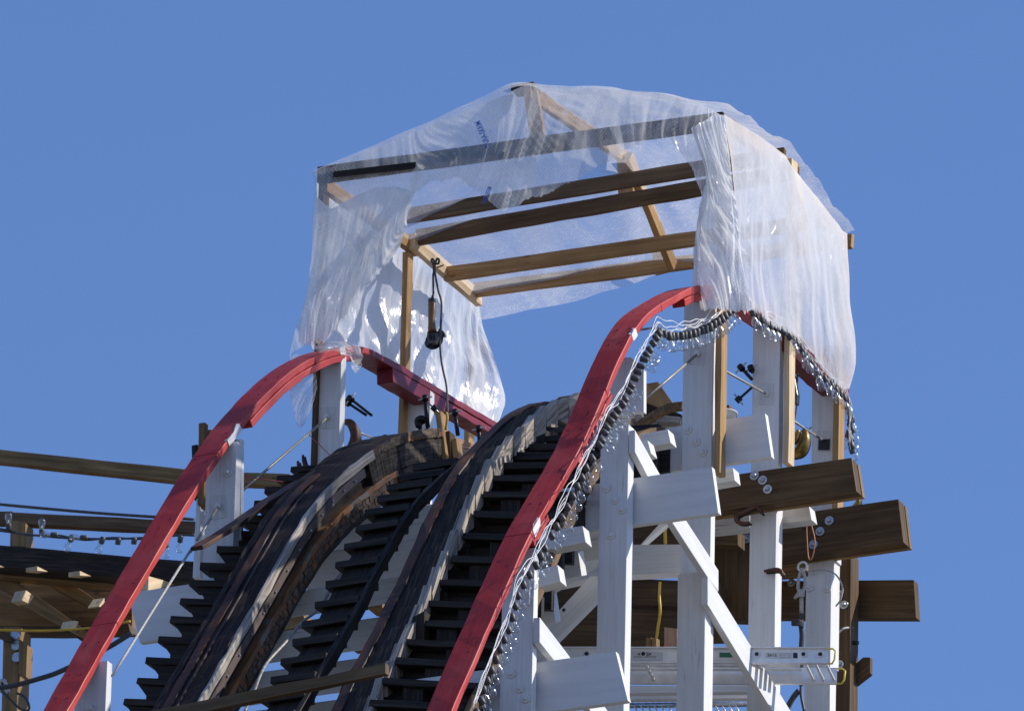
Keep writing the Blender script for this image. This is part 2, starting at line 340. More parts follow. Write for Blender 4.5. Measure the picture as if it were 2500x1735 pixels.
# ---------------------------------------------------------------- ground
me=bpy.data.meshes.new('ground'); me.from_pydata([(-3000,-3000,0),(3000,-3000,0),(3000,3000,0),(-3000,3000,0)],[],[(0,1,2,3)])
gm=simple('sandy_concrete',(.10,.095,.085),.9,0,.15,.4); me.materials.append(gm)
g=bpy.data.objects.new('ground',me); C.objects.link(g); g['kind']='structure'
GZ=-O[2]
# ---------------------------------------------------------------- profile of the hill
WL,WR=-1.43,1.42
left_pts=[onW(q(*p),WL) for p in [(123,1596),(300,1285),(470,1008),(600,858),(700,795),(775,781),(820,795),(900,840),(1000,900),(1120,970)]]
right_pts=[onW(q(*p),WR) for p in [(985,1596),(1110,1312),(1177,1173),(1277,1001),(1390,752),(1480,672),(1570,645),(1700,705),(1800,780),(1900,865)]]
def smoothpath(pts,t0=-6.2):
    p=[(a[1],a[2]) for a in pts]; s=(p[1][1]-p[0][1])/(p[1][0]-p[0][0])
    p=[(t0,p[0][1]+s*1.02*(t0-p[0][0]))]+p
    return catmull(p,5)
LP=smoothpath(left_pts); RP=smoothpath(right_pts)
allp=sorted([(a[1],a[2]) for a in left_pts[:7]+right_pts[:7]])
zt=[a[0] for a in LP]; zz=[a[1] for a in LP]; zt2=[a[0] for a in RP]; zz2=[a[1] for a in RP]
zL=lambda t:float(np.interp(t,zt,zz)); zR=lambda t:float(np.interp(t,zt2,zz2))
def zp(t,w=0):
    f=min(1,max(0,(w-WL)/(WR-WL))); return zL(t)*(1-f)+zR(t)*f
def slope(t): return math.atan2(zp(t+.15)-zp(t-.15),.3)
def deck(h,w,t0=-6,t1=1.2,n=60): return [(t,zp(t,w)-h) for t in np.linspace(t0,t1,n)]
# ---------------------------------------------------------------- red handrails
def seg(path,t0,t1): 
    ts=np.linspace(t0,t1,max(3,int((t1-t0)/.08))); X=[p[0] for p in path]; Y=[p[1] for p in path]
    return [(t,float(np.interp(t,X,Y))) for t in ts]
def handrail(path,w,label,splits,under,tend,shade_from):
    r=thing('handrail',label,'handrail',(w,path[0][0],path[0][1]))
    for a,b in zip(splits[:-1],splits[1:]):
        MB().sweep(seg(path,a+.0006,b-.0006),w-.093,w+.093,0,-.048).build('rail_board',M['reddark'] if a>=shade_from else M['red'],r,bevel=.006)  # boards past the crest take the darker, shade-toned red
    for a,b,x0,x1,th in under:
        MB().sweep(seg(path,a,b),w+x0,w+x1,-.052,-.052-th).build('splice_board',M['reddark'] if a>=shade_from else M['red'],r,bevel=.006)
    return r
tW=lambda x,y:onW(q(x,y),WR)[1]
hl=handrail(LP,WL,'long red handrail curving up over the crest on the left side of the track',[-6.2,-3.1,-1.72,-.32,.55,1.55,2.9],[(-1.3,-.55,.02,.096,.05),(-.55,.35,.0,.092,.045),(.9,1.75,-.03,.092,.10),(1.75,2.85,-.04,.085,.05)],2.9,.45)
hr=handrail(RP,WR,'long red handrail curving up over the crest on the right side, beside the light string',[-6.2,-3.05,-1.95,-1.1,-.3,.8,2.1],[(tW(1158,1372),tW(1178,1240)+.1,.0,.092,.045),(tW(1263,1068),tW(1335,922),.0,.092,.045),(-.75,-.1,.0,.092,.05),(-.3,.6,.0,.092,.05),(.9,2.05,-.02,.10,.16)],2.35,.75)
for path,w,r,rg in ((LP,WL,hl,(-3.9,.2)),(RP,WR,hr,(-4.1,0.))):
    t=rg[0]
    while t<rg[1]:
        for k in range(2):
            tt=t+random.uniform(-.03,.03); p0=seg(path,tt,tt+.02); a=V(w+(-.045 if k else .04)+random.uniform(-.012,.012),*p0[0]); d=V(0,p0[-1][0]-p0[0][0],p0[-1][1]-p0[0][1]); d/=np.linalg.norm(d); n=V(0,-d[2],d[1])
            MB().tube([a-n*.002,a+n*.0016],[random.uniform(.006,.010)]*2,7).build('nail_head',M['reddark'],r)
        t+=random.uniform(.16,.30)
for path,w,a,b,r in ((LP,WL,-1.60,-1.42,hl),(LP,WL,.06,.14,hl),(RP,WR,-3.03,-2.93,hr),(RP,WR,-1.56,-1.50,hr)):
    MB().sweep(seg(path,a,b),w+.075,w+.0955,.0015,-.050,.003).build('paint_patch',M['white'],r)
# ---------------------------------------------------------------- white posts
def bolt(root,P,r=.03,m=None,part='bolt'):
    P=V(*P); MB().tube([P,P+V(0,-.010,0)],[r,r*.93],12).tube([P+V(0,-.010,0),P+V(0,-.016,0),P+V(0,-.03,0)],[r*.55,r*.5,r*.3],8).build(part,m or M['white'],root)
def post(x0,x1,ytop,t,zb,label,th=.075,bolts=(),plate=None,ybot=None,extra=(),group='white posts carrying the handrails',cut=0):
    """x0,x1,ytop in 2300-px picture units on plane t"""
    a=onT(q(x0,ytop),t); b=onT(q(x1,ytop),t); 
    if ybot is not None: zb=onT(q(x0,ybot),t)[2]
    wc=(a[0]+b[0])/2; wid=b[0]-a[0]
    r=thing('post',label,'post',(wc,t,zb),group)
    MB().beam((wc,t+th/2,zb),(wc,t+th/2,a[2]),wid,th,ref=(0,1,0),slant=(0,cut),seg=.6).build('plank',M['white'],r,bevel=BV)
    for p in bolts: bolt(r,onT(p,t-.001))
    if plate:
        P=[onT(p,t-.004) for p in plate]; MB().prism(P,.0035).build('washer_plate',M['white2'],r)
    for (pts,tt,th2,mm,nm) in extra:
        MB().prism([onT(p,tt) for p in pts],th2).build(nm,mm,r,bevel=BV)
    return r
tL=[-3.32,-1.52,.10,1.50,2.72]; tR=[-2.96,-1.55,-.2,.88,1.86]
post(170,240,1492,tL[0],GZ,'white post at bottom left under the red handrail, rod washer near its foot')
post(465,532,1000,tL[1],-3.6,'tall white post with doubled edge and bare stakes behind it, left of the stepped ties',plate=[Ez(1112,455),Ez(1195,450),Ez(1200,570),Ez(1115,585)],bolts=[Ez(1208,335)],
     extra=[([q(480,987),q(543,985),q(541,1210),q(478,1215)],tL[1]+.08,.04,M['white'],'backing_board')])
post(705,768,787,tL[2],-1.6,'white post under the left handrail crest with a bare stud on its left',plate=[Cz(355,915),Cz(450,910),Cz(445,1050),Cz(350,1055)])
post(912,966,884,tL[3],-1.2,'short white post behind the pair of upright clamps, topped with paint flecks')
post(1076,1122,990,tL[4],-1.0,'white post end behind the pink oak blocks, below the far end of the left handrail')
post(1130,1200,1238,tR[0],GZ,'white post nearest the bottom of the right handrail, with three painted bolts',bolts=[Hz(130,1355),Hz(185,1450),Hz(225,1515)],
     extra=[([Hz(170,790),Hz(250,785),Hz(245,905),Hz(165,905)],tR[0]-.012,.012,M['white'],'patch_board')])
post(1349,1413,962,tR[1],GZ,'white post with an offset board on top, fourth post from the right end',th=.09,bolts=[Hz(750,150),Hz(805,228),Hz(850,290),Hz(778,455)],
     extra=[([q(1366,802),q(1416,802),q(1430,812),q(1446,830),q(1446,925),q(1352,925)],tR[1]+.10,.045,M['white'],'offset_board')])
post(1536,1604,678,tR[2],GZ,'white post under the bulging plastic corner, standing just left of a bare pine stud',bolts=[Dz(745,1063),Dz(800,1142),Dz(843,1208)],plate=[Dz(760,500),Dz(855,500),Dz(853,642),Dz(757,640)])
post(1691,1752,728,tR[3],-1.25,'white post framed by blue sky between the two plastic-wrapped studs on the right',plate=[Dz(1205,760),Dz(1300,760),Dz(1297,898),Dz(1202,895)])
post(1824,1884,868,tR[4],-1.25,'rightmost upper white post, with a black patch on its washer plate',plate=[Dz(1582,1065),Dz(1670,1065),Dz(1668,1200),Dz(1580,1200)],
     extra=[([Dz(1590,1122),Dz(1665,1118),Dz(1662,1192),Dz(1588,1190)],tR[4]-.012,.006,M['ink'],'black_patch')])
# lower columns
def column(z0,z1,xl,xr,ytop,t,zb,label,th=.10,bolts=(),m='white',grp='white lower columns of the trestle'):
    a=onT((xl,ytop),t); b=onT((xr,ytop),t); wc=(a[0]+b[0])/2
    r=thing('trestle_column',label,'column',(wc,t,zb),grp)
    MB().beam((wc,t+th/2,zb),(wc,t+th/2,a[2]),b[0]-a[0],th,seg=.6).build('timber',M[m],r,bevel=BV)
    for p in bolts: bolt(r,onT(p,t-.001))
    return r
h=Hz(1212,712);h2=Hz(1392,712); column(0,0,h[0],h2[0],h[1],-.30,GZ,'white column standing right of the yellow hanging cord, behind the diagonal brace')
h=Iz(480,285);h2=Iz(655,285); c3=column(0,0,h[0],h2[0],h[1],.86,GZ,'white column gripped by a rusty clamp, just right of the aluminium plank label',th=.10)
h=Iz(860,575);h2=Iz(1030,575); column(0,0,h[0],h2[0],h[1],1.84,-2.0,'white upper piece of column just below the second brown beam, above the wire loop')
h=Iz(845,722);h2=Iz(1010,722); column(0,0,h[0],h2[0],h[1],1.72,GZ,'rightmost white column, standing against the brown treated post',bolts=[Iz(870,795),Iz(985,800)])
h=Iz(1042,580);h2=Iz(1140,580); c5=column(0,0,h[0],h2[0],h[1],2.05,GZ,'brown treated timber post at the right end beside the rightmost white column',th=.14,m='treated',grp=None)
for p in [Iz(1058,838),Iz(1094,908),Iz(1066,1295)]: bolt(c5,onT(p,2.049),.032,M['steel'])
# bare studs are parts of the shelter frame ---------------------------------------------------
fr=thing('shelter_frame','bare lumber frame of the plastic-covered shelter over the crest of the hill','shelter frame',(0,0,1.2))
PL=1.27
def tOf(x,y,w): return onW(q(x,y),w)[1]
studsL=[(tOf(712,700,-1.52),'treated',-1.4),(tOf(908,700,-1.51),'lumber',-1.0),(tOf(1053,760,-1.74),'lumber',-.95)]
for k_,(t,mm,zb) in enumerate(studsL): ws_=-1.74 if k_==2 else -1.515; MB().beam((ws_,t+.045,zb),(ws_,t+.045,PL+.02),.04,.09).build('stud',M[mm],fr,bevel=.003)
for (xy,mm,ytop,ybot) in (((1607,950),'lumber',262,1062),((1762,900),'pale',358,1040),((1873,950),'lumber',522,1150)):
    t=tOf(*xy,1.545); zt_=onT(q(xy[0],ytop),t)[2]; zb_=onT(q(xy[0],ybot),t)[2]
    MB().beam((1.56,t+.045,zb_),(1.56,t+.045,zt_),.042,.10).build('stud',M['pale' if mm=='pale' else 'lumber'],fr,bevel=.003)
# plates (eaves)
a=onW(q(728,415),-1.50);b=onW(q(935,560),-1.50); MB().beam(a,b,.10,.045,ref=(1,0,0)).build('plate',M['lumber'],fr,bevel=.003)
a=onW(q(925,541),-1.46);b=onW(q(1076,672),-1.46); MB().beam(a,b,.11,.045,ref=(1,0,0)).build('plate',M['pale'],fr,bevel=.003)
a=onW(q(1625,275),1.50);b=onW(q(1768,372),1.50); MB().beam(a,b,.10,.045,ref=(1,0,0)).build('plate',M['lumber'],fr,bevel=.003)
a=onW(q(1772,395),1.50);b=onW(q(1888,545),1.50); MB().beam(a,b,.12,.045,ref=(1,0,0)).build('plate',M['pale'],fr,bevel=.003)
# crossbeams, each from its seat on the left plate to the right plate
def xbeam(l,r_,hgt,mm,name='crossbeam',th=.04):
    t=onW(q(*l),-1.44)[1]; A=onT(q(*l),t); sl_=(r_[1]-l[1])/(r_[0]-l[0])
    for x in range(1600,2000,2):
        B=onW(q(x,l[1]+sl_*(x-l[0])),1.47)
        if B[1]>t-.24: break
    d=(B-A)/np.linalg.norm(B-A); MB().beam(A-d*.02,B,hgt,th,anchor=1).build(name,M[mm],fr,bevel=.003); return t
xbeam((905,484),(1560,378),.105,'lumber2')
tb=xbeam((938,531),(1588,417),.11,'lumber2')
xbeam((1003,614),(1560,534),.10,'lumber')
xbeam((1067,649),(1558,585),.10,'lumber')
A=onT(q(712,392),-.03);B=onT(q(1622,268),-.03); MB().beam(A,B,.115,.045,anchor=1).build('crossbeam',M['dkbeam'],fr,bevel=.003)
A=onT(q(748,391),-.12);B=onT(q(1150,346),-.12); MB().beam(A,B,.042,.02,anchor=1).build('batten',M['dkbeam'],fr,bevel=.002)
# king posts and ridge
A=onT(q(1190,204),0.02);B=onT(q(1208,318),.02); MB().beam(A,B,.10,.045,anchor=1).build('king_post',M['lumber'],fr,bevel=.003)
MB().box(-.09,.08,-.02,.10,A[2],A[2]+.05).build('ridge_block',M['black'],fr,bevel=.01)
tk=tOf(1402,400,0.0)
A=onT(q(1401,347),tb+.06);B=onT(q(1406,464),tb+.06); MB().beam(A,B,.11,.045,anchor=1).build('king_post',M['lumber'],fr,bevel=.003)
w1=A[0]
A=onW(q(1185,205),0.04);B=onW(q(1402,352),.04); MB().beam(A,B,.10,.04,ref=(1,0,0)).build('ridge_board',M['lumber'],fr,bevel=.003)
A=onW(q(1410,352),w1+.08);B=onW(q(1511,598),w1+.08); MB().beam(A,B,.10,.045,ref=(1,0,0)).build('ridge_board',M['lumber'],fr,bevel=.003)
A=onT(q(1478,560),2.5);B=onT(q(1482,612),2.5); MB().beam(A,B,.09,.04,anchor=1).build('king_post',M['lumber'],fr,bevel=.003)
# ---------------------------------------------------------------- plastic sheets
def vnoise(seed):
    r=np.random.default_rng(seed); ph=r.uniform(0,6.28,(8,));
    return ph
def loft(cols,nu,nv,foldamp,foldfreq,normal,seed,billow=0,crump=.55):
    """cols: list of S-polylines (top to bottom). returns grid"""
    ph=vnoise(seed); K=len(cols)
    def resample(pl,n):
        pl=catmull(pl,6) if len(pl)>2 else [V(*p) for p in pl]
        d=[0]
        for i in range(1,len(pl)): d.append(d[-1]+np.linalg.norm(pl[i]-pl[i-1]))
        s=np.linspace(0,d[-1],n); P=np.array(pl)
        return np.stack([np.interp(s,d,P[:,k]) for k in range(3)],1)
    rs=np.array([resample(c,nv) for c in cols])     # K,nv,3
    us=np.linspace(0,K-1,nu); G=np.zeros((nu,nv,3))
    for k in range(3):
        for j in range(nv):
            G[:,j,k]=np.interp(us,np.arange(K),rs[:,j,k])
    # soften across columns, keep both edges
    for _ in range(2): G[1:-1,1:-1]=.5*G[1:-1,1:-1]+.25*(G[:-2,1:-1]+G[2:,1:-1])
    nrm=V(*normal); nrm/=np.linalg.norm(nrm)
    U=np.zeros((nu,nv))
    for i in range(1,nu): U[i]=U[i-1]+np.linalg.norm(G[i]-G[i-1],axis=1).mean()
    Vv=np.zeros((nu,nv))
    for j in range(1,nv): Vv[:,j]=Vv[:,j-1]+np.linalg.norm(G[:,j]-G[:,j-1],axis=1)
    vv=np.linspace(0,1,nv)[None,:]; x=U
    warp=.12*np.sin(2.1*x+ph[0]+2.5*vv)+.07*np.sin(5*x+3*vv+ph[1])
    f=np.sin(foldfreq*(x+warp)+ph[2])+.55*np.sin(2.3*foldfreq*(x+1.4*warp)+ph[3]+2*vv)+.3*np.sin(5.1*foldfreq*(x+warp)+ph[4]-3*vv)
    f+=.5*np.sin(9*Vv+3*x+ph[5])*np.sin(7*x+ph[6])
    r_=np.random.default_rng(seed+100); cr=0
    for k in range(9):
        th=r_.uniform(0,math.pi); fr=r_.uniform(4,9)*(1+k*.22); wob=.35*np.sin(r_.uniform(2,4)*U+r_.uniform(0,6))+.35*np.sin(r_.uniform(2,4)*Vv+r_.uniform(0,6))
        cr=cr+(1-2*np.abs(np.sin(fr*(math.cos(th)*U+math.sin(th)*Vv)*.5+wob+r_.uniform(0,6))))/(1+.18*k)
    f=f+crump*cr
    env=.25+.75*np.minimum(1,vv*1.6)
    G+= (foldamp*f*env)[:,:,None]*nrm
    G+= (billow*np.sin(math.pi*vv)*np.sin(math.pi*np.linspace(0,1,nu))[:,None])[:,:,None]*nrm
    return G,U,Vv
def sheetmesh(mb,G,U,Vv,fray=0):
    nu,nv=G.shape[:2]; base=len(mb.v)
    if fray:
        r=rng.normal(0,fray,(nu,)); 
        G[:,-1,2]+=r; G[:,-2,2]+=r*.4
    for i in range(nu):
        for j in range(nv): mb.v.append(G[i,j])
    for i in range(nu-1):
        for j in range(nv-1):
            a=base+i*nv+j; mb.f.append([a,a+nv,a+nv+1,a+1])
            mb.uv.append([(U[i,j],Vv[i,j]),(U[i+1,j],Vv[i+1,j]),(U[i+1,j+1],Vv[i+1,j+1]),(U[i,j+1],Vv[i,j+1])]); mb.sm.append(True)
def T_(t): return lambda p,dt=0: onT(q(*p),t+dt)
front_cols=[[(708,383),(704,540),(682,690),(652,800)],[(722,381),(716,560),(697,700),(672,788)],[(745,374),(735,560),(715,700),(704,778)],[(790,354),(783,560),(762,680),(737,768)],[(840,334),(833,470),(827,560),(820,650)],
 [(880,318),(880,440),(876,520),(870,592)],[(915,303),(918,420),(912,500),(905,540)],[(938,294),(945,360),(942,400),(930,440)],[(970,281),(972,330),(973,370),(968,412)],[(1020,261),(1030,400)],[(1060,244),(1065,425)],
 [(1090,232),(1095,446)],[(1130,215),(1126,478)],[(1180,192),(1180,452)],[(1235,194),(1245,428)],[(1320,199),(1330,385)],[(1400,203),(1400,343)],[(1460,206),(1455,318)],[(1510,216),(1504,310)],[(1560,230),(1555,380)],
 [(1588,243),(1594,340),(1590,400),(1580,440)],[(1600,249),(1600,400),(1572,550),(1560,600)],[(1608,253),(1612,420),(1588,580),(1574,695)],[(1616,257),(1630,430),(1610,600),(1605,690)],[(1622,259),(1640,440),(1640,610),(1642,700)],[(1628,262),(1650,450),(1672,620),(1697,695)]]
dts=[0]*26
cols=[]
for i,c in enumerate(front_cols):
    k=len(c); cols.append([onT(q(*p),(-.07 if i<14 else -.07-.03*(i-13))+(-.10 if 7<=i<=18 else -.03)*(j/(k-1))) for j,p in enumerate(c)])
mb=MB(); G,U,Vv=loft(cols,300,110,.011,30,(0,1,0),3); sheetmesh(mb,G,U,Vv,.006)
# tail hanging past the left post, and the lump wrapped over the left handrail
tail=[[(652,800),(655,850),(655,900),(668,955)],[(668,795),(672,850),(672,910),(672,960)],[(690,800),(695,850),(692,910),(680,955)],[(706,800),(712,840),(706,900),(690,935)]]
G,U,Vv=loft([[onT(q(*p),-.12) for p in c] for c in tail],40,60,.012,40,(0,1,0),5); sheetmesh(mb,G,U,Vv,.008)
lump=[[(700,778),(712,788),(716,790)],[(735,768),(750,780),(755,786)],[(770,765),(785,785),(790,800)],[(795,770),(798,800),(798,836)],[(806,775),(812,805),(805,838)],[(812,785),(818,805),(812,830)]]
G,U,Vv=loft([[onT(q(*p),-.16-.10*math.sin(math.pi*j/2)) for j,p in enumerate(c)] for c in lump],60,30,.014,45,(0,1,.4),6); sheetmesh(mb,G,U,Vv,.004)
rc=[[(1552,290),(1588,400),(1578,470),(1560,600)],[(1575,275),(1596,420),(1572,560),(1574,695)],[(1598,262),(1605,430),(1585,600),(1590,698)],[(1612,260),(1612,430),(1605,600),(1618,692)],[(1622,262),(1632,450),(1640,600),(1650,700)],[(1629,264),(1652,460),(1672,620),(1698,697)]]
G,U,Vv=loft([[onT(q(*p),-.42) for p in c] for c in rc],140,110,.020,62,(0,1,0),8); mb2=MB(); sheetmesh(mb2,G,U,Vv,.010); mb3=MB()
lc=[[(708,440),(700,600),(684,700),(676,770)],[(745,470),(728,600),(706,700),(704,770)],[(800,440),(785,560),(760,660),(738,760)],[(850,420),(842,500),(832,580),(815,655)],[(895,420),(893,470),(888,520),(872,590)],[(925,430),(922,460),(915,500),(905,545)]]
G,U,Vv=loft([[onT(q(*p),-.14) for p in c] for c in lc],110,90,.014,30,(0,1,.2),9); sheetmesh(mb3,G,U,Vv,.010)
fs=thing('plastic_sheet','torn front flap of reinforced translucent plastic with blue print, at the shelter opening','plastic sheet',(0,-.1,1.2),'plastic sheets of the shelter')
mb.build('sheeting',M['sheet'],fs); mb2.build('gathered_fold',M['sheet4'],fs); mb3.build('gathered_fold',M['sheet4'],fs)
# left wall
lcols=[[(716,392),(712,600),(705,700),(702,782)],[(770,430),(765,600),(760,700),(762,786)],[(850,480),(842,620),(832,720),(832,792)],[(900,520),(890,650),(882,740),(886,826)],[(935,552),(938,660),(935,760),(940,850)],
 [(985,596),(990,700),(990,800),(992,888)],[(1030,636),(1035,740),(1045,830),(1046,918)],[(1062,668),(1072,750),(1090,850),(1076,942)],[(1072,676),(1085,760),(1112,850),(1100,955)],[(1076,682),(1098,770),(1134,890),(1114,966)]]
cols=[[onW(q(*p),-1.61) for j,p in enumerate(c)] for c in lcols]
mb=MB(); G,U,Vv=loft(cols,240,80,.020,8,(1,0,0),11,billow=-.06); sheetmesh(mb,G,U,Vv,.01)
s=thing('plastic_sheet','translucent plastic wall hanging behind the grinder, gathered into a white bulge on the left handrail','plastic sheet',(-1.5,1,.8),'plastic sheets of the shelter'); mb.build('sheeting',M['sheet2'],s)
# right wall
rcols=[[(1626,256),(1650,420),(1665,560),(1684,690)],[(1652,272),(1672,420),(1682,560),(1697,700)],[(1694,298),(1700,450),(1705,580),(1716,716)],[(1738,328),(1738,470),(1738,600),(1742,732)],[(1764,350),(1762,490),(1760,610),(1766,742)],[(1780,376),(1778,500),(1777,620),(1786,752)],
 [(1834,440),(1830,560),(1834,680),(1842,812)],[(1872,490),(1868,610),(1872,740),(1874,856)],[(1893,518),(1898,640),(1902,750),(1896,876)],[(1904,524),(1910,660),(1923,800),(1907,872)]]
cols=[[onW(q(*p),1.60+.03*math.sin(j)) for j,p in enumerate(c)] for c in rcols]
mb=MB(); G,U,Vv=loft(cols,240,90,.007,9,(1,0,0),21,billow=.03); sheetmesh(mb,G,U,Vv,.008)
# scraps caught on the stud tops
for (c,sz) in (((1757,352),18),((1872,527),16)):
    pts=[[ (c[0]-sz*.6,c[1]+2),(c[0]-sz*.5,c[1]+10)],[(c[0],c[1]-sz*.35),(c[0]+2,c[1]+12)],[(c[0]+sz*.5,c[1]-2),(c[0]+sz*.6,c[1]+14)]]
    G,U,Vv=loft([[onW(q(*p),1.58) for p in cc] for cc in pts],18,8,.012,50,(1,0,0),int(c[0])); sheetmesh(mb,G,U,Vv,.004)
s=thing('plastic_sheet','taut translucent plastic wall on the right side of the shelter, stapled to three studs','plastic sheet',(1.6,1,.8),'plastic sheets of the shelter'); mb.build('sheeting',M['sheet5'],s)
# roof: rows across w at stations along t
def roofrow(t,zl,zr_,zpk,bl,br,dw=0):
    pts=[]
    for k in range(13):
        w=-1.53+3.08*k/12
        if w<dw: f=(w+1.53)/(1.53+dw); z=zl+(zpk-zl)*f+bl*math.sin(math.pi*f)
        else: f=(w-dw)/(1.55-dw); z=zpk+(zr_-zpk)*f+br*math.sin(math.pi*f)
        pts.append(V(w,t,z))
    return pts
rows=[roofrow(-.06,1.29,1.275,1.695,0.0,.02),roofrow(.35,1.30,1.31,1.72,-.02,.05),roofrow(.8,1.32,1.35,1.76,-.03,.05),roofrow(1.25,1.35,1.40,1.82,-.02,.01),roofrow(1.7,1.36,1.36,1.68,-.03,.0),roofrow(2.2,1.36,1.26,1.50,-.02,-.01),roofrow(2.50,1.35,1.25,1.42,-.02,-.02),roofrow(2.66,1.26,1.22,1.26,-.03,-.03)]
for r__ in rows:
    for p in r__: p[1]-=.19*max(0,(p[0]+1.5)/3)*p[1]+(.10*(p[0]+1.5)/3)
mb=MB(); G,U,Vv=loft(rows,160,120,.010,9,(0,0,1),31); 
sheetmesh(mb,G,U,Vv)
s=thing('plastic_sheet','thin translucent plastic roof stretched over the ridge, its loose edge drooping behind the last crossbeam','plastic sheet',(0,1,1.4),'plastic sheets of the shelter'); mb.build('sheeting',M['sheet3'],s)
# printed words on the front sheet
def text(root,string,P,xd,yd,hgt,m,name='printing',parent=None,width=None,depth=.0):
    cu=bpy.data.curves.new('txt','FONT'); cu.body=string; cu.align_x='CENTER'; cu.align_y='CENTER'; cu.resolution_u=3; cu.offset=.018
    ob=bpy.data.objects.new('txt',cu); C.objects.link(ob); bpy.context.view_layer.update()
    me=bpy.data.meshes.new_from_object(ob.evaluated_get(bpy.context.evaluated_depsgraph_get())); C.objects.unlink(ob); bpy.data.objects.remove(ob)
    vs_=np.array([v.co[:2] for v in me.vertices]); hh=vs_[:,1].max()-vs_[:,1].min(); ww=vs_[:,0].max()-vs_[:,0].min()
    cx=(vs_[:,0].max()+vs_[:,0].min())/2; cy=(vs_[:,1].max()+vs_[:,1].min())/2
    sy=hgt/hh; sx=width/ww if width else sy
    mb=MB(); P=V(*P); xd=V(*xd)/np.linalg.norm(xd); yd=V(*yd)/np.linalg.norm(yd)
    mb.v=[P+xd*(v[0]-cx)*sx+yd*(v[1]-cy)*sy for v in vs_]; mb.f=[list(p.vertices) for p in me.polygons]; mb.uv=[[(0,0)]*len(f) for f in mb.f]; mb.sm=[False]*len(mb.f)
    return mb.build(name,m,parent or root,root_loc=np.array(root.location))
def between(root,string,pa,pb,t,hgt,m,**k):
    A=onT(pa,t);B=onT(pb,t); d=B-A; n=V(-d[2],0,d[0]); return text(root,string,(A+B)/2,d,n,hgt,m,width=np.linalg.norm(d),**k)
between(fs,'DURA-SKRIM',Az(1440,555),Az(1372,392),-.14,.042,M['blueink'])
between(fs,'DURA-SKRIM',Az(1412,920),Az(1452,815),-.27,.036,M['blueink'])
# ---------------------------------------------------------------- track rails
tr=thing('track_rail','thick curved left track rail of dark laminated wood with rusty straps, sunlit along one edge','track rail',(-.9,-2,-3))
hLt=lambda t:float(np.interp(t,[-6,-1.7,-.9,0,1],[.60,.60,.665,.68,.66]))
TE=0.347
P1=lambda h,w,a=-6,b=TE:[(t,zp(t,-.9)-hLt(t)) for t in np.linspace(a,b,70)]
SW=lambda m_,nm,w0,w1,n0,n1,a=-6,b=TE,j=.003,bv=0:MB().sweep(P1(0,0,a,b),w0,w1,n0,n1,j).build(nm,M[m_],tr,bevel=bv)
SW('greydk','edge_board',-1.035,-.985,0,-.10,j=.005,bv=.006)
SW('burnt','top_board',-.984,-.725,-.003,-.06,j=.004,bv=.006)
SW('rust','steel_strap',-.955,-.895,.010,-.002,b=-1.1,j=.001)
SW('strap','steel_strap',-.860,-.850,.008,-.002,b=-1.3,j=.0005)
SW('grey','edge_board',-.722,-.697,.005,-.058,b=-.72,bv=.005)  # pale strip puts the sunlit edge into the colour
SW('lam','edge_board',-.722,-.697,.002,-.058,a=-.72,bv=.005)
SW('strap','side_strap',-.73,-.690,-.060,-.115,b=-.9,j=.0006)
SW('black','inner_board',-.985,-.77,-.062,-.23)  # black colour carries the shade of this recessed layer
SW('greydk','end_boards',-.98,-.712,-.062,-.215,a=-.8,b=TE-.005,bv=.005)
SW('rustband','rust_band',-.98,-.715,-.215,-.255,b=-.4,j=.002,bv=.003)
SW('burnt','end_boards',-.98,-.708,-.218,-.30,a=-.4,b=TE-.01,bv=.004)
mb=MB(); mb.sweep(P1(0,0),-.97,-.745,-.22,-.345,.003)
t=-5.0
while t<TE-.12:
    a=slope(t); L=random.uniform(.045,.085); d=V(0,math.cos(a),math.sin(a)); n=V(0,-d[2],d[1])
    for k,(n1,n2) in enumerate(((-.258,-.300),(-.302,-.345))):
        c=V(-.825,t+k*.03*d[1],zp(t,-.9)-hLt(t)+k*.03*d[2])+n*(n1+n2)/2; mb.beam(c,c+d*(L-.008),n1-n2,.20+random.uniform(-.012,.012),ref=(1,0,0),jit=.001)
    t+=L*math.cos(a)
mb.build('laminated_boards',M['lam'],tr)
SW('black','bottom_board',-.98,-.735,-.347,-.385,bv=.004)
for t in np.arange(-4.2,-.9,.165):
    z=zp(t,-.9)-hLt(t); sl_=slope(t); c=V(-.692,t+.088*math.sin(sl_),z-.088*math.cos(sl_)); MB().tube([c+V(.003,0,0),c+V(.014,0,0)],[.009,.006],7).build('rivet',M['steel'],tr)
tr2=thing('track_rail','curved right track rail with striped shadows and a sawtooth row of grey board ends','track rail',(.3,-2,-3))
hRt=lambda t:float(np.interp(t,[-4,-3,-2.5,-1.6,-.9,-.2,1],[.93,.88,.83,.77,.70,.63,.60]))
P2=lambda h,w,a=-6,b=1.0:[(t,zp(t,.4)-hRt(t)) for t in np.linspace(a,b,70)]
MB().sweep(P2(.62,.3),.19,.36,0,-.09,.004).build('top_board',M['burnt'],tr2,bevel=.008)
MB().sweep(P2(.62,.3,-6,.4),.205,.275,.012,0,.002).build('steel_strap',M['rust'],tr2)
MB().sweep(P2(.62,.3),.19,.46,-.092,-.34,.003).build('inner_board',M['black'],tr2)
t=-4.3
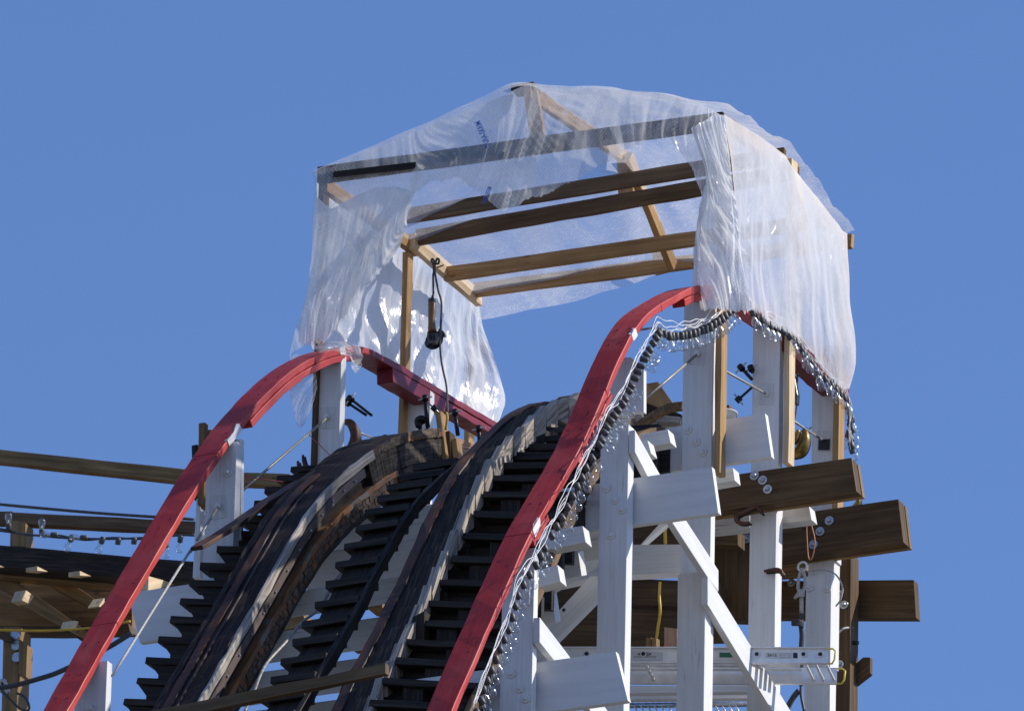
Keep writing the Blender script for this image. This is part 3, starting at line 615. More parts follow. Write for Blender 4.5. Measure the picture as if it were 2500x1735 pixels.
while t<.72:
    sl_=slope(t); L=.235+random.uniform(-.02,.03); a=sl_+R(9+random.uniform(-3,3))
    c0=V(0,t,zp(t,.4)-hRt(t)-.025); d=V(0,math.cos(a),math.sin(a)); n=V(0,-d[2],d[1])
    A=c0+n*.02; B=A+d*L
    # notched tie head: shingled top coloured as shaded, plumb-cut end as sunlit
    poly=[A-n*.01,B-n*.01,B-V(0,0,.15),A-V(0,0,.15)]
    MB().prism([p+V(.335,0,0) for p in poly],.105,(1,0,0)).build('shingled_board',M['greydk'],tr2,bevel=.004)
    w1=.50+random.uniform(-.008,.008)
    poly=[A,B,B-V(0,0,.20+random.uniform(-.02,.04)),A-V(0,0,.10+random.uniform(-.01,.02))+V(0,.02,0)]
    MB().prism([p+V(.442,0,0) for p in poly],w1-.442,(1,0,0)).build('notched_board',M['greyd'],tr2,bevel=.004)
    t+=.205*math.cos(sl_)
# ---------------------------------------------------------------- walkway steps each side
def bank(t): return float(np.interp(t,[-4,-3,-2,-1,-.2],[.20,.19,.17,.12,.05]))
def steps(w0,w1,side,label_f,group,ts,h,wr):
    for i,t in enumerate(ts):
        k=bank(t); zr=zp(t,wr)-h; Zw=lambda w:zr-k*(w-wr)
        r=thing('walkway_step',label_f(i,len(ts)),'step',((w0+w1)/2,t,Zw((w0+w1)/2)),group)
        jw=random.uniform(-.025,.02); tw=random.uniform(-.006,.006)
        MB().beam((w0+jw,t+.07,Zw(w0)-.022),(w1+jw,t+.07+tw,Zw(w1)-.022+tw),.044+random.uniform(-.004,.004),.16,jit=.003).build('tread',M['black'],r,bevel=.004)
        if side<0:
            A=[(w0+.02,-.048),(w0+.075,-.115),(w0+.075,-.25),(w1,-.25),(w1,-.048)]
            MB().prism([V(a,t+.012,Zw(a)+b) for a,b in A],.12).build('riser_fill',M['black'],r)
        else:
            MB().prism([V(a,t+.12,Zw(a)+b) for a,b in ((w0,-.046),(w1,-.046),(w1,-.30),(w0,-.30))],.04).build('riser_fill',M['black'],r)  # added black panel supplying the dark shade in the gaps behind treads
            x=w0+.12+.22*((i*7)%3)/3
            MB().prism([V(a,t+.03,Zw(a)+b) for a,b in ((x,-.046),(x+.14,-.046),(x+.14,-.2),(x,-.2))],.09).build('block',M['burnt'],r)
def spaced(t0,t1,step=.250):
    out=[];t=t0
    while t<t1:
        out.append(t); t+=step*math.cos(slope(t))
    return out
ORD=['topmost','second','third','fourth','fifth','sixth','seventh','eighth','ninth','tenth','eleventh','twelfth','thirteenth','fourteenth','fifteenth','sixteenth','seventeenth','eighteenth','nineteenth','twentieth','twenty-first','twenty-second','twenty-third','twenty-fourth','twenty-fifth','twenty-sixth']
def nth(i,n): k=n-1-i; return ORD[k] if k==0 else ORD[k]+' from the top'
ts=spaced(-3.45,-.35)
steps(-1.40,-1.0,-1,lambda i,n:f'dark tie end left of the left track rail, {nth(i,n)}','dark tie ends left of the left rail',ts,.74,-1.40)
ts2=spaced(-3.9,-.15)
steps(.50,1.16,1,lambda i,n:f'dark walkway tread between right rail and red handrail, {nth(i,n)}','walkway treads right of the track',ts2,.88,.75)
solo('walkway_stringer',MB().sweep(deck(.95,1.2,-5.5,-.3,60),1.165,1.21,0,-.09,.003),M['lumber2'],'weathered stringer board carrying the walkway treads, behind the bulbs and right handrail','stringer')
# centre stepped board between the rails
cl=thing('stepped_board','dark stepped service walkway with short treads running up between the two track rails','walkway',(-.2,-2,-3))
MB().sweep(deck(.86,-.2,-6,-.5,60),-.075,-.04,0,-.07,.003).build('stringer',M['black'],cl,bevel=.004)
MB().sweep(deck(.90,-.2,-6,-.55,60),-.335,-.075,-.02,-.07,.003).build('backing_board',M['black'],cl)
for t in spaced(-4.2,-.62,.235):
    z=zp(t,-.2)-.85; MB().beam((-.385+random.uniform(-.012,.012),t+.06,z-.02),(-.07,t+.06,z-.02),.05,.16,jit=.003).build('tread',M['black'],cl,bevel=.004)
# ---------------------------------------------------------------- white cross ledgers under the track
k=0
names=['highest','second','third','fourth','fifth','sixth','seventh','eighth']
for i,(p,hh) in enumerate((((1300,375),.24),((1130,600),.30),((870,850),.16),((700,1105),.19),((540,1360),.20),((385,1615),.20))):
    a_=onW(Fz(*p),-.85); t,z=a_[1],a_[2]
    m_=MB().beam(V(-1.15,t+.03,z-hh/2),V(1.1,t+.03,z-hh/2),hh,.09,ref=(0,math.cos(R(24)),math.sin(R(24))))
    solo('cross_ledger',m_,M['white2'],f'white cross timber seen between the track rails, {names[i]} from the top of the hill','timber','white cross timbers under the track')
# big white planks that stick out each side
def plank(quad,t,th,label,m='white',name='ledger_plank',cat='plank',group=None,wext=None,edge=None):
    P=[onT(p,t) for p in quad]; 
    return solo(name,MB().prism(P,th),M[m],label,cat,group)
G1='wide white planks jutting out past the posts'
def wplank(t,z1,z0,wl,wr,th,label,sl=.05,sr=.05):
    P=[V(wl,t,z1),V(wr,t,z1),V(wr+sr,t,z0),V(wl+sl,t,z0)]
    solo('ledger_plank',MB().prism(P,th),M['white_s'],label,'plank',G1)
wplank(-1.44,-1.87,-2.195,.75,2.04,.05,'wide white plank jutting right across the upper white brace, beside the brown beams')
wplank(-2.85,-3.63,-3.97,.6,2.02,.05,'wide white plank jutting right at the bottom, in front of the aluminium stage',sr=.09)
wplank(-.10,-.965,-1.28,.3,1.83,.05,'wide white plank jutting right beside the bare pine stud, under the sky gap')
wplank(-1.58,-2.22,-2.58,-2.03,-1.3,.05,'wide white plank with a slanted end jutting left behind the red handrail',sl=.10)
G2='short white ledger ends behind the right handrail'
for quad,t,lab in (([Hz(300,428),Hz(592,393),Hz(612,500),Hz(310,560)],-2.1,'short white ledger end above another, just below the red handrail and right of the bulbs'),
                   ([Hz(300,680),Hz(428,645),Hz(448,755),Hz(310,790)],-2.6,'lower short white ledger end poking out beside the lowest bare white post'),
                   ([Dz(435,1090),Dz(612,1055),Dz(632,1145),Dz(440,1178)],-.9,'short white ledger end with a bright tip under the curved grey board'),
                   ([Dz(380,1150),Dz(482,1128),Dz(505,1215),Dz(400,1240)],-1.2,'small white ledger stub beside the head of the diagonal brace'),
                   ([Dz(860,1330),Dz(1036,1305),Dz(1048,1390),Dz(860,1425)],.1,'short white ledger with a raw yellow end beneath the plank beside the pine stud'),
                   ([Iz(640,285),Iz(865,265),Iz(882,355),Iz(640,385)],1.0,'thin white ledger ending beside the orange wire loop'),
                   ([Iz(200,345),Iz(480,325),Iz(480,405),Iz(200,435)],1.05,'thin white ledger passing under the first brown beam, behind the rusty clamp')):
    plank(quad,t,.10,lab,'white2',group=G2)
plank([Hz(380,110),Hz(700,125),Hz(700,440),Hz(620,455),Hz(380,480)],-1.2,.05,'broad white board filling the gap behind the bulbs, under the plank with the diagonal brace','white2')
plank([Dz(380,1110),Dz(700,1050),Dz(890,1040),Dz(890,1400),Dz(380,1400)],.25,.05,'broad grey-white board behind the diagonal brace head, left of the bolted post','white2')
# ---------------------------------------------------------------- white braces
def brace(pts,t,th,label,m='white'):
    return solo('brace',MB().prism([onT(p,t) for p in pts],th),M[m],label,'brace','white diagonal braces')
def diag(pa,pb,t,wid,th,label):
    return solo('brace',MB().beam(onT(pa,t),onT(pb,t),wid,th,anchor=1,seg=.5),M['white'],label,'brace','white diagonal braces')
def sbrace(pts,w,label):
    return solo('brace',MB().prism([onW(p,w) for p in pts],.045,(-1,0,0)),M['white_s'],label,'brace','white diagonal braces')
wB=onT(q(1413,1000),tR[1])[0]+.047; wA=onT(q(1200,1400),tR[0])[0]+.047
sbrace([Dz(400,1060),Hz(1240,320),Hz(1475,682),Hz(1475,820),Hz(1398,718),Hz(1155,342),Dz(400,1205)],wB,'upper sunlit white brace running down right from beside the offset-board post')
sbrace([Hz(1404,722),Hz(1468,822),Iz(810,1700),Iz(690,1700),Iz(205,900),Hz(1404,900)],wB+.002,'long sunlit white brace crossing the aluminium stage down to the bottom edge')
sbrace([Hz(313,985),Hz(492,1220),Hz(830,1700),Hz(720,1700),Hz(395,1250),Hz(313,1148)],wA,'sunlit white brace at the bottom behind the lowest jutting plank')
brace([Hz(300,890),Hz(320,850),Hz(480,590),Hz(700,450),Hz(900,350),Hz(900,500),Hz(700,628),Hz(320,862)],-.45,.05,'grey-shaded white brace rising right behind the bulbs, upper of two')
brace([Hz(310,1080),Hz(640,720),Hz(700,715),Hz(700,850),Hz(330,1225),Hz(300,1235)],-.25,.06,'white brace with a small black hole, rising right against the dark beams')
brace([Hz(900,590),Hz(1120,345),Hz(1180,345),Hz(975,522),Hz(900,640)],.2,.05,'thin white brace behind the yellow cord above the horizontal white beam')
o=plank([Hz(300,690),Hz(690,640),Hz(905,515),Hz(1385,512),Hz(1385,690),Hz(690,722),Hz(300,800)],.05,.10,'horizontal white beam behind the column, above the hanging yellow cord',name='cross_beam',cat='beam')
A=onT(Hz(470,940),-.251); MB().tube([A,A+V(0,-.004,0)],.012,10).build('bolt_hole',M['ink'],o)
# ---------------------------------------------------------------- brown beams on the right
def bbeam(t,z1,z0,w0,w1,label,bolts,m='treated',th=.09,sr=.04,extra=True):
    r=thing('brown_beam',label,'beam',(w1,t,z0),'brown treated beams on the right')
    MB().prism([V(w0,t,z1),V(w1,t,z1),V(w1+sr,t,z0),V(w0,t,z0)],th).build('timber',M[m],r,bevel=BV)
    if extra: MB().prism([V(w0,t+th+.004,z1-.01),V(w1+.006,t+th+.004,z1-.01),V(w1+sr+.006,t+th+.004,z0-.005),V(w0,t+th+.004,z0-.005)],.04).build('backing_timber',M['treatedg'],r,bevel=BV)
    for p in bolts: bolt(r,onT(p,t-.001),.034,M['steel'])
bbeam(.74,-1.0,-1.245,.85,2.09,'highest brown treated beam on the right with a diagonal trio of bolts',[Iz(512,70),Iz(566,100),Iz(598,158)])
bbeam(1.72,-.92,-1.235,.5,2.02,'second brown treated beam from the top on the right, behind the clamped white column',[Iz(998,362),Iz(938,432),Iz(895,517),Iz(293,492),Iz(460,480)],th=.10)
r=thing('brown_beam','lowest brown treated beam on the right, greenish and jutting farthest past the posts','beam',onT(Iz(1545,990),2.25),'brown treated beams on the right')
A=[onT(Iz(-450,760),2.25),onT(Iz(1545,743),2.25),onT(Iz(1560,990),2.25),onT(Iz(-450,985),2.25)]
MB().prism(A,.08).build('timber',M['treated'],r,bevel=BV)
bolt(r,onT(Iz(752,765),2.249),.03,M['steel'])
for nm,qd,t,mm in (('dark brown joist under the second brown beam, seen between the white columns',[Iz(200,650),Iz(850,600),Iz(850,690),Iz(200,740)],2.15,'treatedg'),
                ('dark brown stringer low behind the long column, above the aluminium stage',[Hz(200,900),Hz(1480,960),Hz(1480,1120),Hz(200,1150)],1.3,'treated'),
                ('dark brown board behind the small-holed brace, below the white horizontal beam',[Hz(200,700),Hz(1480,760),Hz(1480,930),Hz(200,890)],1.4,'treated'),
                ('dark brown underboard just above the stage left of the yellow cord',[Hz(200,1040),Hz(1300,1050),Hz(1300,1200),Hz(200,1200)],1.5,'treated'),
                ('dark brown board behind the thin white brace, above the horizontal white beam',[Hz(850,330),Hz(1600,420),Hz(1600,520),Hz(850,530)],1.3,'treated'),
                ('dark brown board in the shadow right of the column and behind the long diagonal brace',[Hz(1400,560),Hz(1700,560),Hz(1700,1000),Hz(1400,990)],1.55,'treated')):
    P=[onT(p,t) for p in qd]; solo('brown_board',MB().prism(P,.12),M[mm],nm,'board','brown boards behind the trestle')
solo('brown_block',MB().prism([onT(Hz(1120,1050),1.0),onT(Hz(1205,1060),1.0),onT(Hz(1205,1190),1.0),onT(Hz(1120,1190),1.0)],.1),M['pink'],'orange-brown wooden block with a bolt above the stage, left of the column','block')
r=thing('wooden_cleat','pair of small upright wooden cleats standing on the stage under the yellow cord','cleats',onT(Hz(1035,1190),.72))
for a,b in ((1000,1036),(1040,1070)): MB().prism([onT(Hz(a,1118),.72),onT(Hz(b,1115),.72),onT(Hz(b,1190),.72),onT(Hz(a,1190),.72)],.06).build('cleat',M['treatedg'],r,bevel=BV)
# small brace bracket at the far right
o=solo('bracket_board',MB().prism([onT(Iz(*p),2.16) for p in [(1140,1310),(1215,1245),(1262,1245),(1262,1350),(1140,1445)]],.045),M['treated'],'short tilted brown board nailed to the right side of the brown post','board')
r=thing('strut_end','dark threaded rod stub sticking out right of the brown post','rod',onT(Iz(1140,1150),2.1)); MB().tube([onT(Iz(1125,1150),2.1),onT(Iz(1186,1153),2.1)],.014).build('rod',M['iron'],r)
# ---------------------------------------------------------------- aluminium stage (scaffold plank)
st=thing('aluminium_stage','aluminium scaffold plank with printed labels and yellow end handles lying across the columns','scaffold plank',onT(Iz(985,1290),.55))
tS=.55
Pa=onT(Hz(600,1190),tS); Pb=onT(Iz(985,1187),tS); Pb0=onT(Iz(985,1290),tS); dS=Pb-Pa; dS/=np.linalg.norm(dS)
# true horizontal direction of the plank, nearly square to the view
hS=.112
dh=V(0,0,0)
def sdir():
    # direction whose picture is level: solve horizontal vector cos a W + sin a T
    best=None
    for a in np.linspace(-60,60,1201):
        d=math.cos(R(a))*W+math.sin(R(a))*T; y=d@up
        if best is None or abs(y)<best[0]: best=(abs(y),a)
    return best[1]
aS=sdir(); SX=V(math.cos(R(aS)),math.sin(R(aS)),0); _y=np.array([.206,.979,0]); SY=V(_y@W,_y@T,0)
E0=onT(Iz(985,1187),tS)   # right top end of near rail
def sp(x,y,z): return E0+SX*x+SY*y+V(0,0,z)
def sbox(x0,x1,y0,y1,z0,z1): return MB().beam(sp(x0,(y0+y1)/2,(z0+z1)/2),sp(x1,(y0+y1)/2,(z0+z1)/2),z1-z0,y1-y0,ref=tuple(SY),jit=.0006,seg=.6)
LS=-2.6
for y in (0,.36):
    o=sbox(LS,0,y,y+.006,-hS,0).build('side_rail',M['alu'],st,bevel=.002)
    for z in (-hS,-.006): sub(sbox(LS,0,y-(.0 if y else .022),y+.028 if y else .006,z,z+.006),'flange',M['alu'],st,o)
mb=MB()
for x in [-.045,-.155]+[-.46-.37*k for k in range(6)]:
    c=sp(x,-.004,-.045)
    MB().tube([c,c+SY*-.006],[.021,.019],16).build('rung_end',M['alu'],st)
    MB().tube([c+SY*-.0065,c+SY*-.0085],[.014,.014],14).build('rung_hole',M['ink'],st)
for x in [-.02,-.09,-.155]+[-.46-.37*k for k in range(6)]:
    MB().tube([sp(x,.006,-.085),sp(x,.36,-.085)],.011,8).build('rung',M['alu'],st)
for y in (.07,.14,.21,.28): sbox(LS,-.22,y,y+.045,-.04,-.03).build('deck_strip',M['alu'],st)
for (yy,zz) in ((0,0),(.37,0)):
    c=[sp(-.01,yy,-.004),sp(.035,yy,-.004),sp(.052,yy,-.02),sp(.046,yy,-.08),sp(.03,yy,-.108),sp(.0,yy,-.108)]
    MB().tube(c,.0065,7).build('end_handle',M['yellow'],st)
def slabel(pa,pb,ytop,ybot,m,name='label_plate',z=-.003):
    a=onT(pa,tS)[0]; return None
def at_stage(p,y=-.003):
    # pixel -> point on the near face of the stage
    d=ray(*p); n=SX[1]*-1*W+SX[0]*T; q0=wd(sp(0,y,0)); k=np.dot(q0-CAM,n)/np.dot(d,n); X=CAM+d*k-O; return V(X@W,X@T,X[2])
def slab(a,b,c_,d_,m,name='label_plate',y=-.003): return MB().prism([at_stage(p,y) for p in (a,b,c_,d_)],.002,tuple(SY)).build(name,m,st)
lp=slab(Hz(890,1205),Hz(1115,1213),Hz(1112,1268),Hz(890,1265),M['label'])
lp2=slab(Iz(577,1213),Iz(758,1215),Iz(758,1254),Iz(577,1252),M['label'])
slab(Iz(762,1216),Iz(790,1217),Iz(790,1252),Iz(762,1250),M['ink'])
slab(Hz(1480,1215),Hz(1580,1215),Hz(1580,1245),Hz(1480,1245),M['glabel'])
def stext(sx,pa,pb,hgt,m): 
    A=at_stage(pa,-.0045);B=at_stage(pb,-.0045); text(st,sx,(A+B)/2,B-A,(0,0,1),hgt,m,width=np.linalg.norm(B-A))
stext('2612',Iz(592,1231),Iz(655,1231),.020,M['ink'])
A=at_stage(Hz(993,1225),-.0045)
MB().prism([A+SX*.045*math.cos(x)+V(0,0,.011*math.sin(x)) for x in np.linspace(0,2*math.pi,20,endpoint=False)],.001,tuple(SY)).build('label_oval',M['ink'],st)
A2=at_stage(Hz(958,1225),-.006);B2=at_stage(Hz(1028,1225),-.006); text(st,'WERNER',(A2+B2)/2,B2-A2,(0,0,1),.011,M['label'],width=np.linalg.norm(B2-A2))
stext('TASK-MASTER\u2019 ALUMINUM STAGE',Hz(918,1243),Hz(1070,1243),.007,M['ink'])
for i,yy in enumerate((1223,1235,1247)): stext('MODEL CODE  MO. YR' if i<1 else 'SERIAL NO.   CODE',Iz(675,yy),Iz(748,yy),.0035,M['ink'])
# white beams and grating below the stage
plank([Hz(860,1430),Iz(500,1425),Iz(530,1470),Hz(860,1480)],.95,.06,'white beam just beneath the aluminium stage, behind the columns','white',name='cross_beam',cat='beam')
plank([Hz(860,1490),Iz(470,1475),Iz(470,1512),Hz(860,1520)],1.15,.06,'lower white beam under the stage, right above the bar grating','white',name='cross_beam',cat='beam')
gr=thing('grating','metal bar grating at the bottom behind the white columns, under the two white beams','grating',onT(Hz(900,1560),1.5))
mb=MB()
for k in range(16):
    x=905+k*44; mb.tube([onT(Hz(x,1522),1.5),onT(Hz(x+42,1600),1.2)],.006,5)
mb.build('bars',M['alu'],gr); MB().tube([onT(Hz(900,1560),1.35),onT(Hz(1720,1550),1.35)],.018,8).build('cross_bar',M['steel'],gr)
MB().box(.6,2.1,1.55,1.6,-3.55,-3.0).build('backing_board',M['treated'],gr)
# ---------------------------------------------------------------- crest clutter
Kz=zoomer(800,900,5.7)
GB='wooden boards clamped at the crest'
solo('stake_board',MB().beam(onT(Kz(1522,575),TE+.03),onT(Kz(1640,1400),TE+.03),.036,.11,anchor=1),M['lumber'],'tallest board clamped upright at the end of the left track rail','board',GB)
solo('stake_board',MB().beam(onT(Kz(1655,865),TE+.08),onT(Kz(1690,1390),TE+.08),.040,.09,anchor=1),M['treated'],'dark middle board between the two paler clamped boards at the crest','board',GB)
solo('stake_board',MB().beam(onT(Kz(1752,970),TE+.10),onT(Kz(1790,1290),TE+.10),.038,.09,anchor=1),M['lumber'],'shortest clamped board, touching the pink oak block','board',GB)
r=thing('oak_block','fresh pinkish oak timber with saw cuts running back from the clamped boards','timber',onW(Kz(1840,1240),-.72))
MB().prism([onW(Kz(*p),-.70) for p in [(1725,918),(2215,1122),(2215,1142),(1835,1040)]],.10,(-1,0,0)).build('upper_board',M['pink'],r,bevel=BV)
MB().prism([onW(Kz(*p),-.70) for p in [(1725,925),(1835,1045),(2210,1145),(2065,1205),(1840,1250),(1730,1250)]],.10,(-1,0,0)).build('lower_board',M['pink'],r,bevel=BV)
solo('dark_board',MB().prism([onT(Kz(*p),-.2) for p in [(1640,1310),(2060,1205),(2070,1160),(2230,1130),(2230,1500),(1640,1500)]],.1),M['black'],'black board end in front of the pink oak timber','board')
# curved running board left, curved grey board right
def ribbon(path_px,w,wid,th,label,mt,name='curved_board'):
    P=[onW(q(*p),w) for p in path_px]; P=catmull(P,5); mb=MB(); mb.sweep([(p[1],p[2]) for p in P],w-wid/2,w+wid/2,0,-th)
    return solo(name,mb,M[mt],label,'board')
ribbon([(441,1226),(520,1178),(600,1122),(680,1075),(760,1040),(840,1010)],-1.22,.09,.03,'thin bent brown strap board springing out left of the left track rail','rust')
P=[onT(Dz(*p),.35) for p in [(395,1075),(440,1030),(520,975),(600,930),(670,912),(715,910)]]; P=catmull(P,4); mb=MB()
for a,b in zip(P[:-1],P[1:]): mb.beam(a,b,.055,.05,jit=.001)
solo('curved_board',mb,M['lumber2'],'curved grey-brown board arching under the brown plywood, left of the bolted post','board')
solo('plywood_piece',MB().prism([onT(Dz(*p),.9) for p in [(440,790),(460,762),(548,748),(655,905),(600,935),(440,870)]],.02),M['ply'],'tilted brown plywood piece against the sky between two right posts','plywood')
solo('dark_board',MB().prism([onT(Dz(*p),1.0) for p in [(380,860),(460,865),(560,900),(700,960),(705,1050),(560,1020),(390,1060)]],.15),M['black'],'black boards heaped under the tilted plywood piece','board')  # plain black boards forming the dark heap
for k,(pa,pb,lab) in enumerate((((400,985),(440,960),'stub'),((480,1040),(640,1015),'long'),((540,985),(690,1000),'cross'))):
    solo('scrap_block',MB().beam(onT(Dz(*pa),.75-.05*k),onT(Dz(*pb),.75-.05*k),.05,.08,anchor=1),M['grey'],['short pale scrap stub left of the black boards','long pale scrap lying under the arched grey board','pale scrap crossing the black boards near the bolted post'][k],'scrap wood','pale scrap wood near the crest')
solo('wood_block',MB().prism([onT(Dz(*p),.3) for p in [(945,900),(1012,898),(1018,940),(945,948)]],.12),M['rust'],'small reddish-brown wood block right of the pine stud, on the white tub','block')
A=onT(Dz(975,955),.35);B=onT(Dz(975,990),.35); solo('tub',MB().tube([A,A+(B-A)*.15,A+(B-A)*.16,B],[.095,.095,.085,.08],20),M['paint_tin'],'white plastic tub behind the pine stud, under a reddish block','tub',bevel=0)
solo('stake',MB().beam(onT(Ez(1070,68),-1.3),onT(Ez(1062,500),-1.3),.045,.045,anchor=1),M['treatedg'],'taller bare wooden stake behind the left white post, crossed by the red handrail','stake','bare stakes behind the left post')
solo('stake',MB().beam(onT(Ez(1100,105),-1.25),onT(Ez(1080,520),-1.25),.045,.04,anchor=1),M['lumber'],'shorter bare wooden stake immediately left of the doubled white post','stake','bare stakes behind the left post')
solo('stake',MB().beam(onT(Ez(1030,185),-1.2),onT(Ez(1040,470),-1.2),.04,.05,anchor=1),M['black'],'dark stake behind the two bare wooden stakes','stake','bare stakes behind the left post')
solo('post_piece',MB().prism([onT(Ez(*p),-1.2) for p in [(1040,470),(1062,470),(1062,890),(1020,890)]],.12),M['white'],'narrow white post piece left of the doubled white post','post')
solo('loose_timber',MB().beam(onT(q(340,1609),-3.9),onT(q(866,1499),-3.9),.075,.05,anchor=1,jit=.003),M['lumber2'],'weathered loose two-by-four lying across both track rails at the bottom','timber')
solo('dark_block',MB().prism([onT(q(*p),-2.55) for p in [(926,1385),(954,1370),(950,1480),(920,1470)]],.1),M['burnt'],'dark brown block wedged against the right rail notches near the bottom','block')
# ---------------------------------------------------------------- rods, cables, cords
def line(name,pts,r,m,label,cat,plane='T',c=0,sm=True,group=None):
    P=[]
    for p in pts:
        cc=p[2] if len(p)>2 else c
        P.append(onT(p[:2],cc) if plane=='T' else onW(p[:2],cc))
    if len(P)>2 and sm: P=catmull(P,6)
    return solo(name,MB().tube(P,r,7),M[m],label,cat,group,bevel=0)
GR='tension rods between the posts'
def px(f,x,y,t): a=f(x,y); return (a[0],a[1],t)
line('tension_rod',[px(Cz,398,980,.09),px(Ez,1280,432,-1.4)],.009,'cable','long steel rod from the crest post down to the doubled left post','rod',group=GR)
line('tension_rod',[px(Ez,1155,515,-1.54),px(Ez,1045,690,-2.0)],.009,'cable','short steel rod hooked in the doubled left post above the bent strap board','rod',group=GR)
line('tension_rod',[px(Ez,1010,752,-2.05),px(Ez,980,790,-2.2),px(Ez,597,1405,-3.25)],.009,'lrope','pale rod from the bent strap board down to the bottom left post','rod',group=GR)
line('tension_rod',[px(Cz,590,1075,.4),px(Cz,710,1118,.9)],.007,'cable','short dark rod in the sky above the left track rail','rod',group=GR)
line('tension_rod',[px(Dz,803,572,-.21),px(Dz,465,860,-.9)],.009,'cable','steel rod from the bolted right post down left past the plywood','rod',group=GR)
line('tension_rod',[px(Dz,950,660,0),px(Dz,1250,828,.87)],.008,'cable','steel rod in the sky gap ending at the framed right post','rod',group=GR)
line('tension_rod',[px(Dz,1385,975,.95),px(Dz,1620,1130,1.85)],.008,'cable','steel rod ending at the black patch on the rightmost upper post','rod',group=GR)
def eye(p,t,lab):
    A=onT(p,t); solo('rod_eye',MB().tube([A,A+V(0,-.02,0)],[.024,.02],12),M['paint_tin'],lab,'rod washer','white washers at the rod ends',bevel=0)
eye(Cz(395,978),.095,'white round washer on the crest post where the long rod starts'); eye(Ez(1155,513),-1.53,'white round washer on the doubled left post'); eye(Ez(472,1578),-3.33,'round washer on the bottom left post at the picture edge')
eye(Dz(805,570),-.205,'white round washer in the middle of the bolted right post plate'); eye(Dz(1252,827),.875,'white round washer on the framed right post plate')
line('wire_thread',[px(Cz,275,1090,.05),px(Cz,460,1270,.05)],.003,'rcord','thin red thread slanting across the crest post','thread',group=None)
line('wire_thread',[px(Ez,1285,352,-1.4),px(Ez,1500,382,-1.2)],.003,'rcord','thin red thread beside the far yellow rail right of the doubled post','thread')
line('power_cord',[px(Hz,1095,758,.5),px(Hz,1090,850,.5),px(Hz,1095,950,.5),px(Hz,1080,1060,.6),px(Hz,1072,1120,.65)],.010,'ycord','yellow power cord hanging down between two white columns','cord')
line('power_cord',[px(Hz,1135,370,.6),px(Hz,1128,430,.6),px(Hz,1130,510,.6)],.012,'ycord','short length of yellow cord behind the thin white brace','cord')
line('wire_loop',[px(Iz,848,362,1.1),px(Iz,852,480,1.1),px(Iz,862,600,1.1),px(Iz,885,600,1.1),px(Iz,903,490,1.1),px(Iz,872,360,1.1)],.004,'copper','thin orange wire loop hanging in front of the second brown beam','wire')
line('steel_hoop',[px(Iz,850,690,1.7),px(Iz,960,680,1.68),px(Iz,1040,712,1.68),px(Iz,1082,790,1.7),px(Iz,1070,870,1.7),px(Iz,1040,915,1.72)],.006,'lrope','pale wire hoop curling from the rightmost white column','wire')
line('white_strap',[px(Iz,1040,1105,2.0),px(Iz,1090,1060,2.0),px(Iz,1148,1055,2.1)],.008,'lrope','pale strap wrapped round the brown post','strap')
line('black_cable',[px(Iz,1148,640,2.2),px(Iz,1142,900,2.2),px(Iz,1150,1100,2.2),px(Iz,1148,1300,2.2),px(Iz,1160,1420,2.2)],.010,'rubber','black cable running down the right edge of the brown post','cable')
# hanging rope with shackle knots
r=thing('rope','rope with ring and pale knots, dark lower down, left of the rightmost column','rope',onT(Iz(820,900),1.5))
A=onT(Iz(822,658),1.5); MB().tube([A+V(.032*math.cos(x),0,.032*math.sin(x)) for x in np.linspace(0,2*math.pi,16,endpoint=False)],.008,7,closed=True).build('ring',M['paint_tin'],r)
MB().tube(catmull([onT(Iz(*p),1.5) for p in [(820,670),(800,730),(795,800),(815,840)]],5),.012).tube(catmull([onT(Iz(*p),1.5) for p in [(820,670),(840,740),(835,800),(812,840)]],5),.012).build('rope_loop',M['lrope'],r)
mb=MB(); A=onT(Iz(803,838),1.49)
for k in range(4): mb.tube([A+V(-.035+.01*k,0,.012*k-.02),A+V(0,-.02,.01*k-.015),A+V(.035,0,.012*k-.01)],.011)
mb.build('knot',M['lrope'],r)
MB().tube([onT(Iz(815,840),1.5),onT(Iz(817,970),1.5)],.014).build('upper_rope',M['lrope'],r); MB().tube(catmull([onT(Iz(*p),1.5) for p in [(817,965),(812,1020),(820,1100),(816,1190),(815,1400),(812,1420)]],4),.018).build('lower_rope',M['rope'],r)
mb=MB(); A=onT(Iz(803,1025),1.48)
for k in range(3): mb.tube([A+V(-.05,0,.012*k),A+V(0,-.02,.012*k-.015),A+V(.03,0,.012*k-.03)],.013)
mb.build('knot',M['rope'],r)
line('guy_rope',[px(Iz,800,1460,1.5),px(Iz,760,1510,1.5),px(Iz,710,1600,1.5)],.020,'rope','thick dark rope slanting down left under the stage','rope')
line('guy_rope',[px(Iz,812,1425,1.5),px(Iz,815,1500,1.5),px(Iz,835,1600,1.5)],.010,'rubber','thin black cable dropping from the knot under the stage','cable')
line('track_rope',[px(Fz,1130,715,-1.3),px(Fz,1050,800,-1.6),px(Fz,960,960,-2.0),px(Fz,850,1050,-2.2),px(Fz,750,1170,-2.5),px(Fz,640,1290,-2.8),px(Fz,590,1380,-3.0),px(Fz,545,1500,-3.2),px(Fz,495,1600,-3.4)],.010,'cable','limp grey rope trailing down over the white cross timbers between the rails','rope')
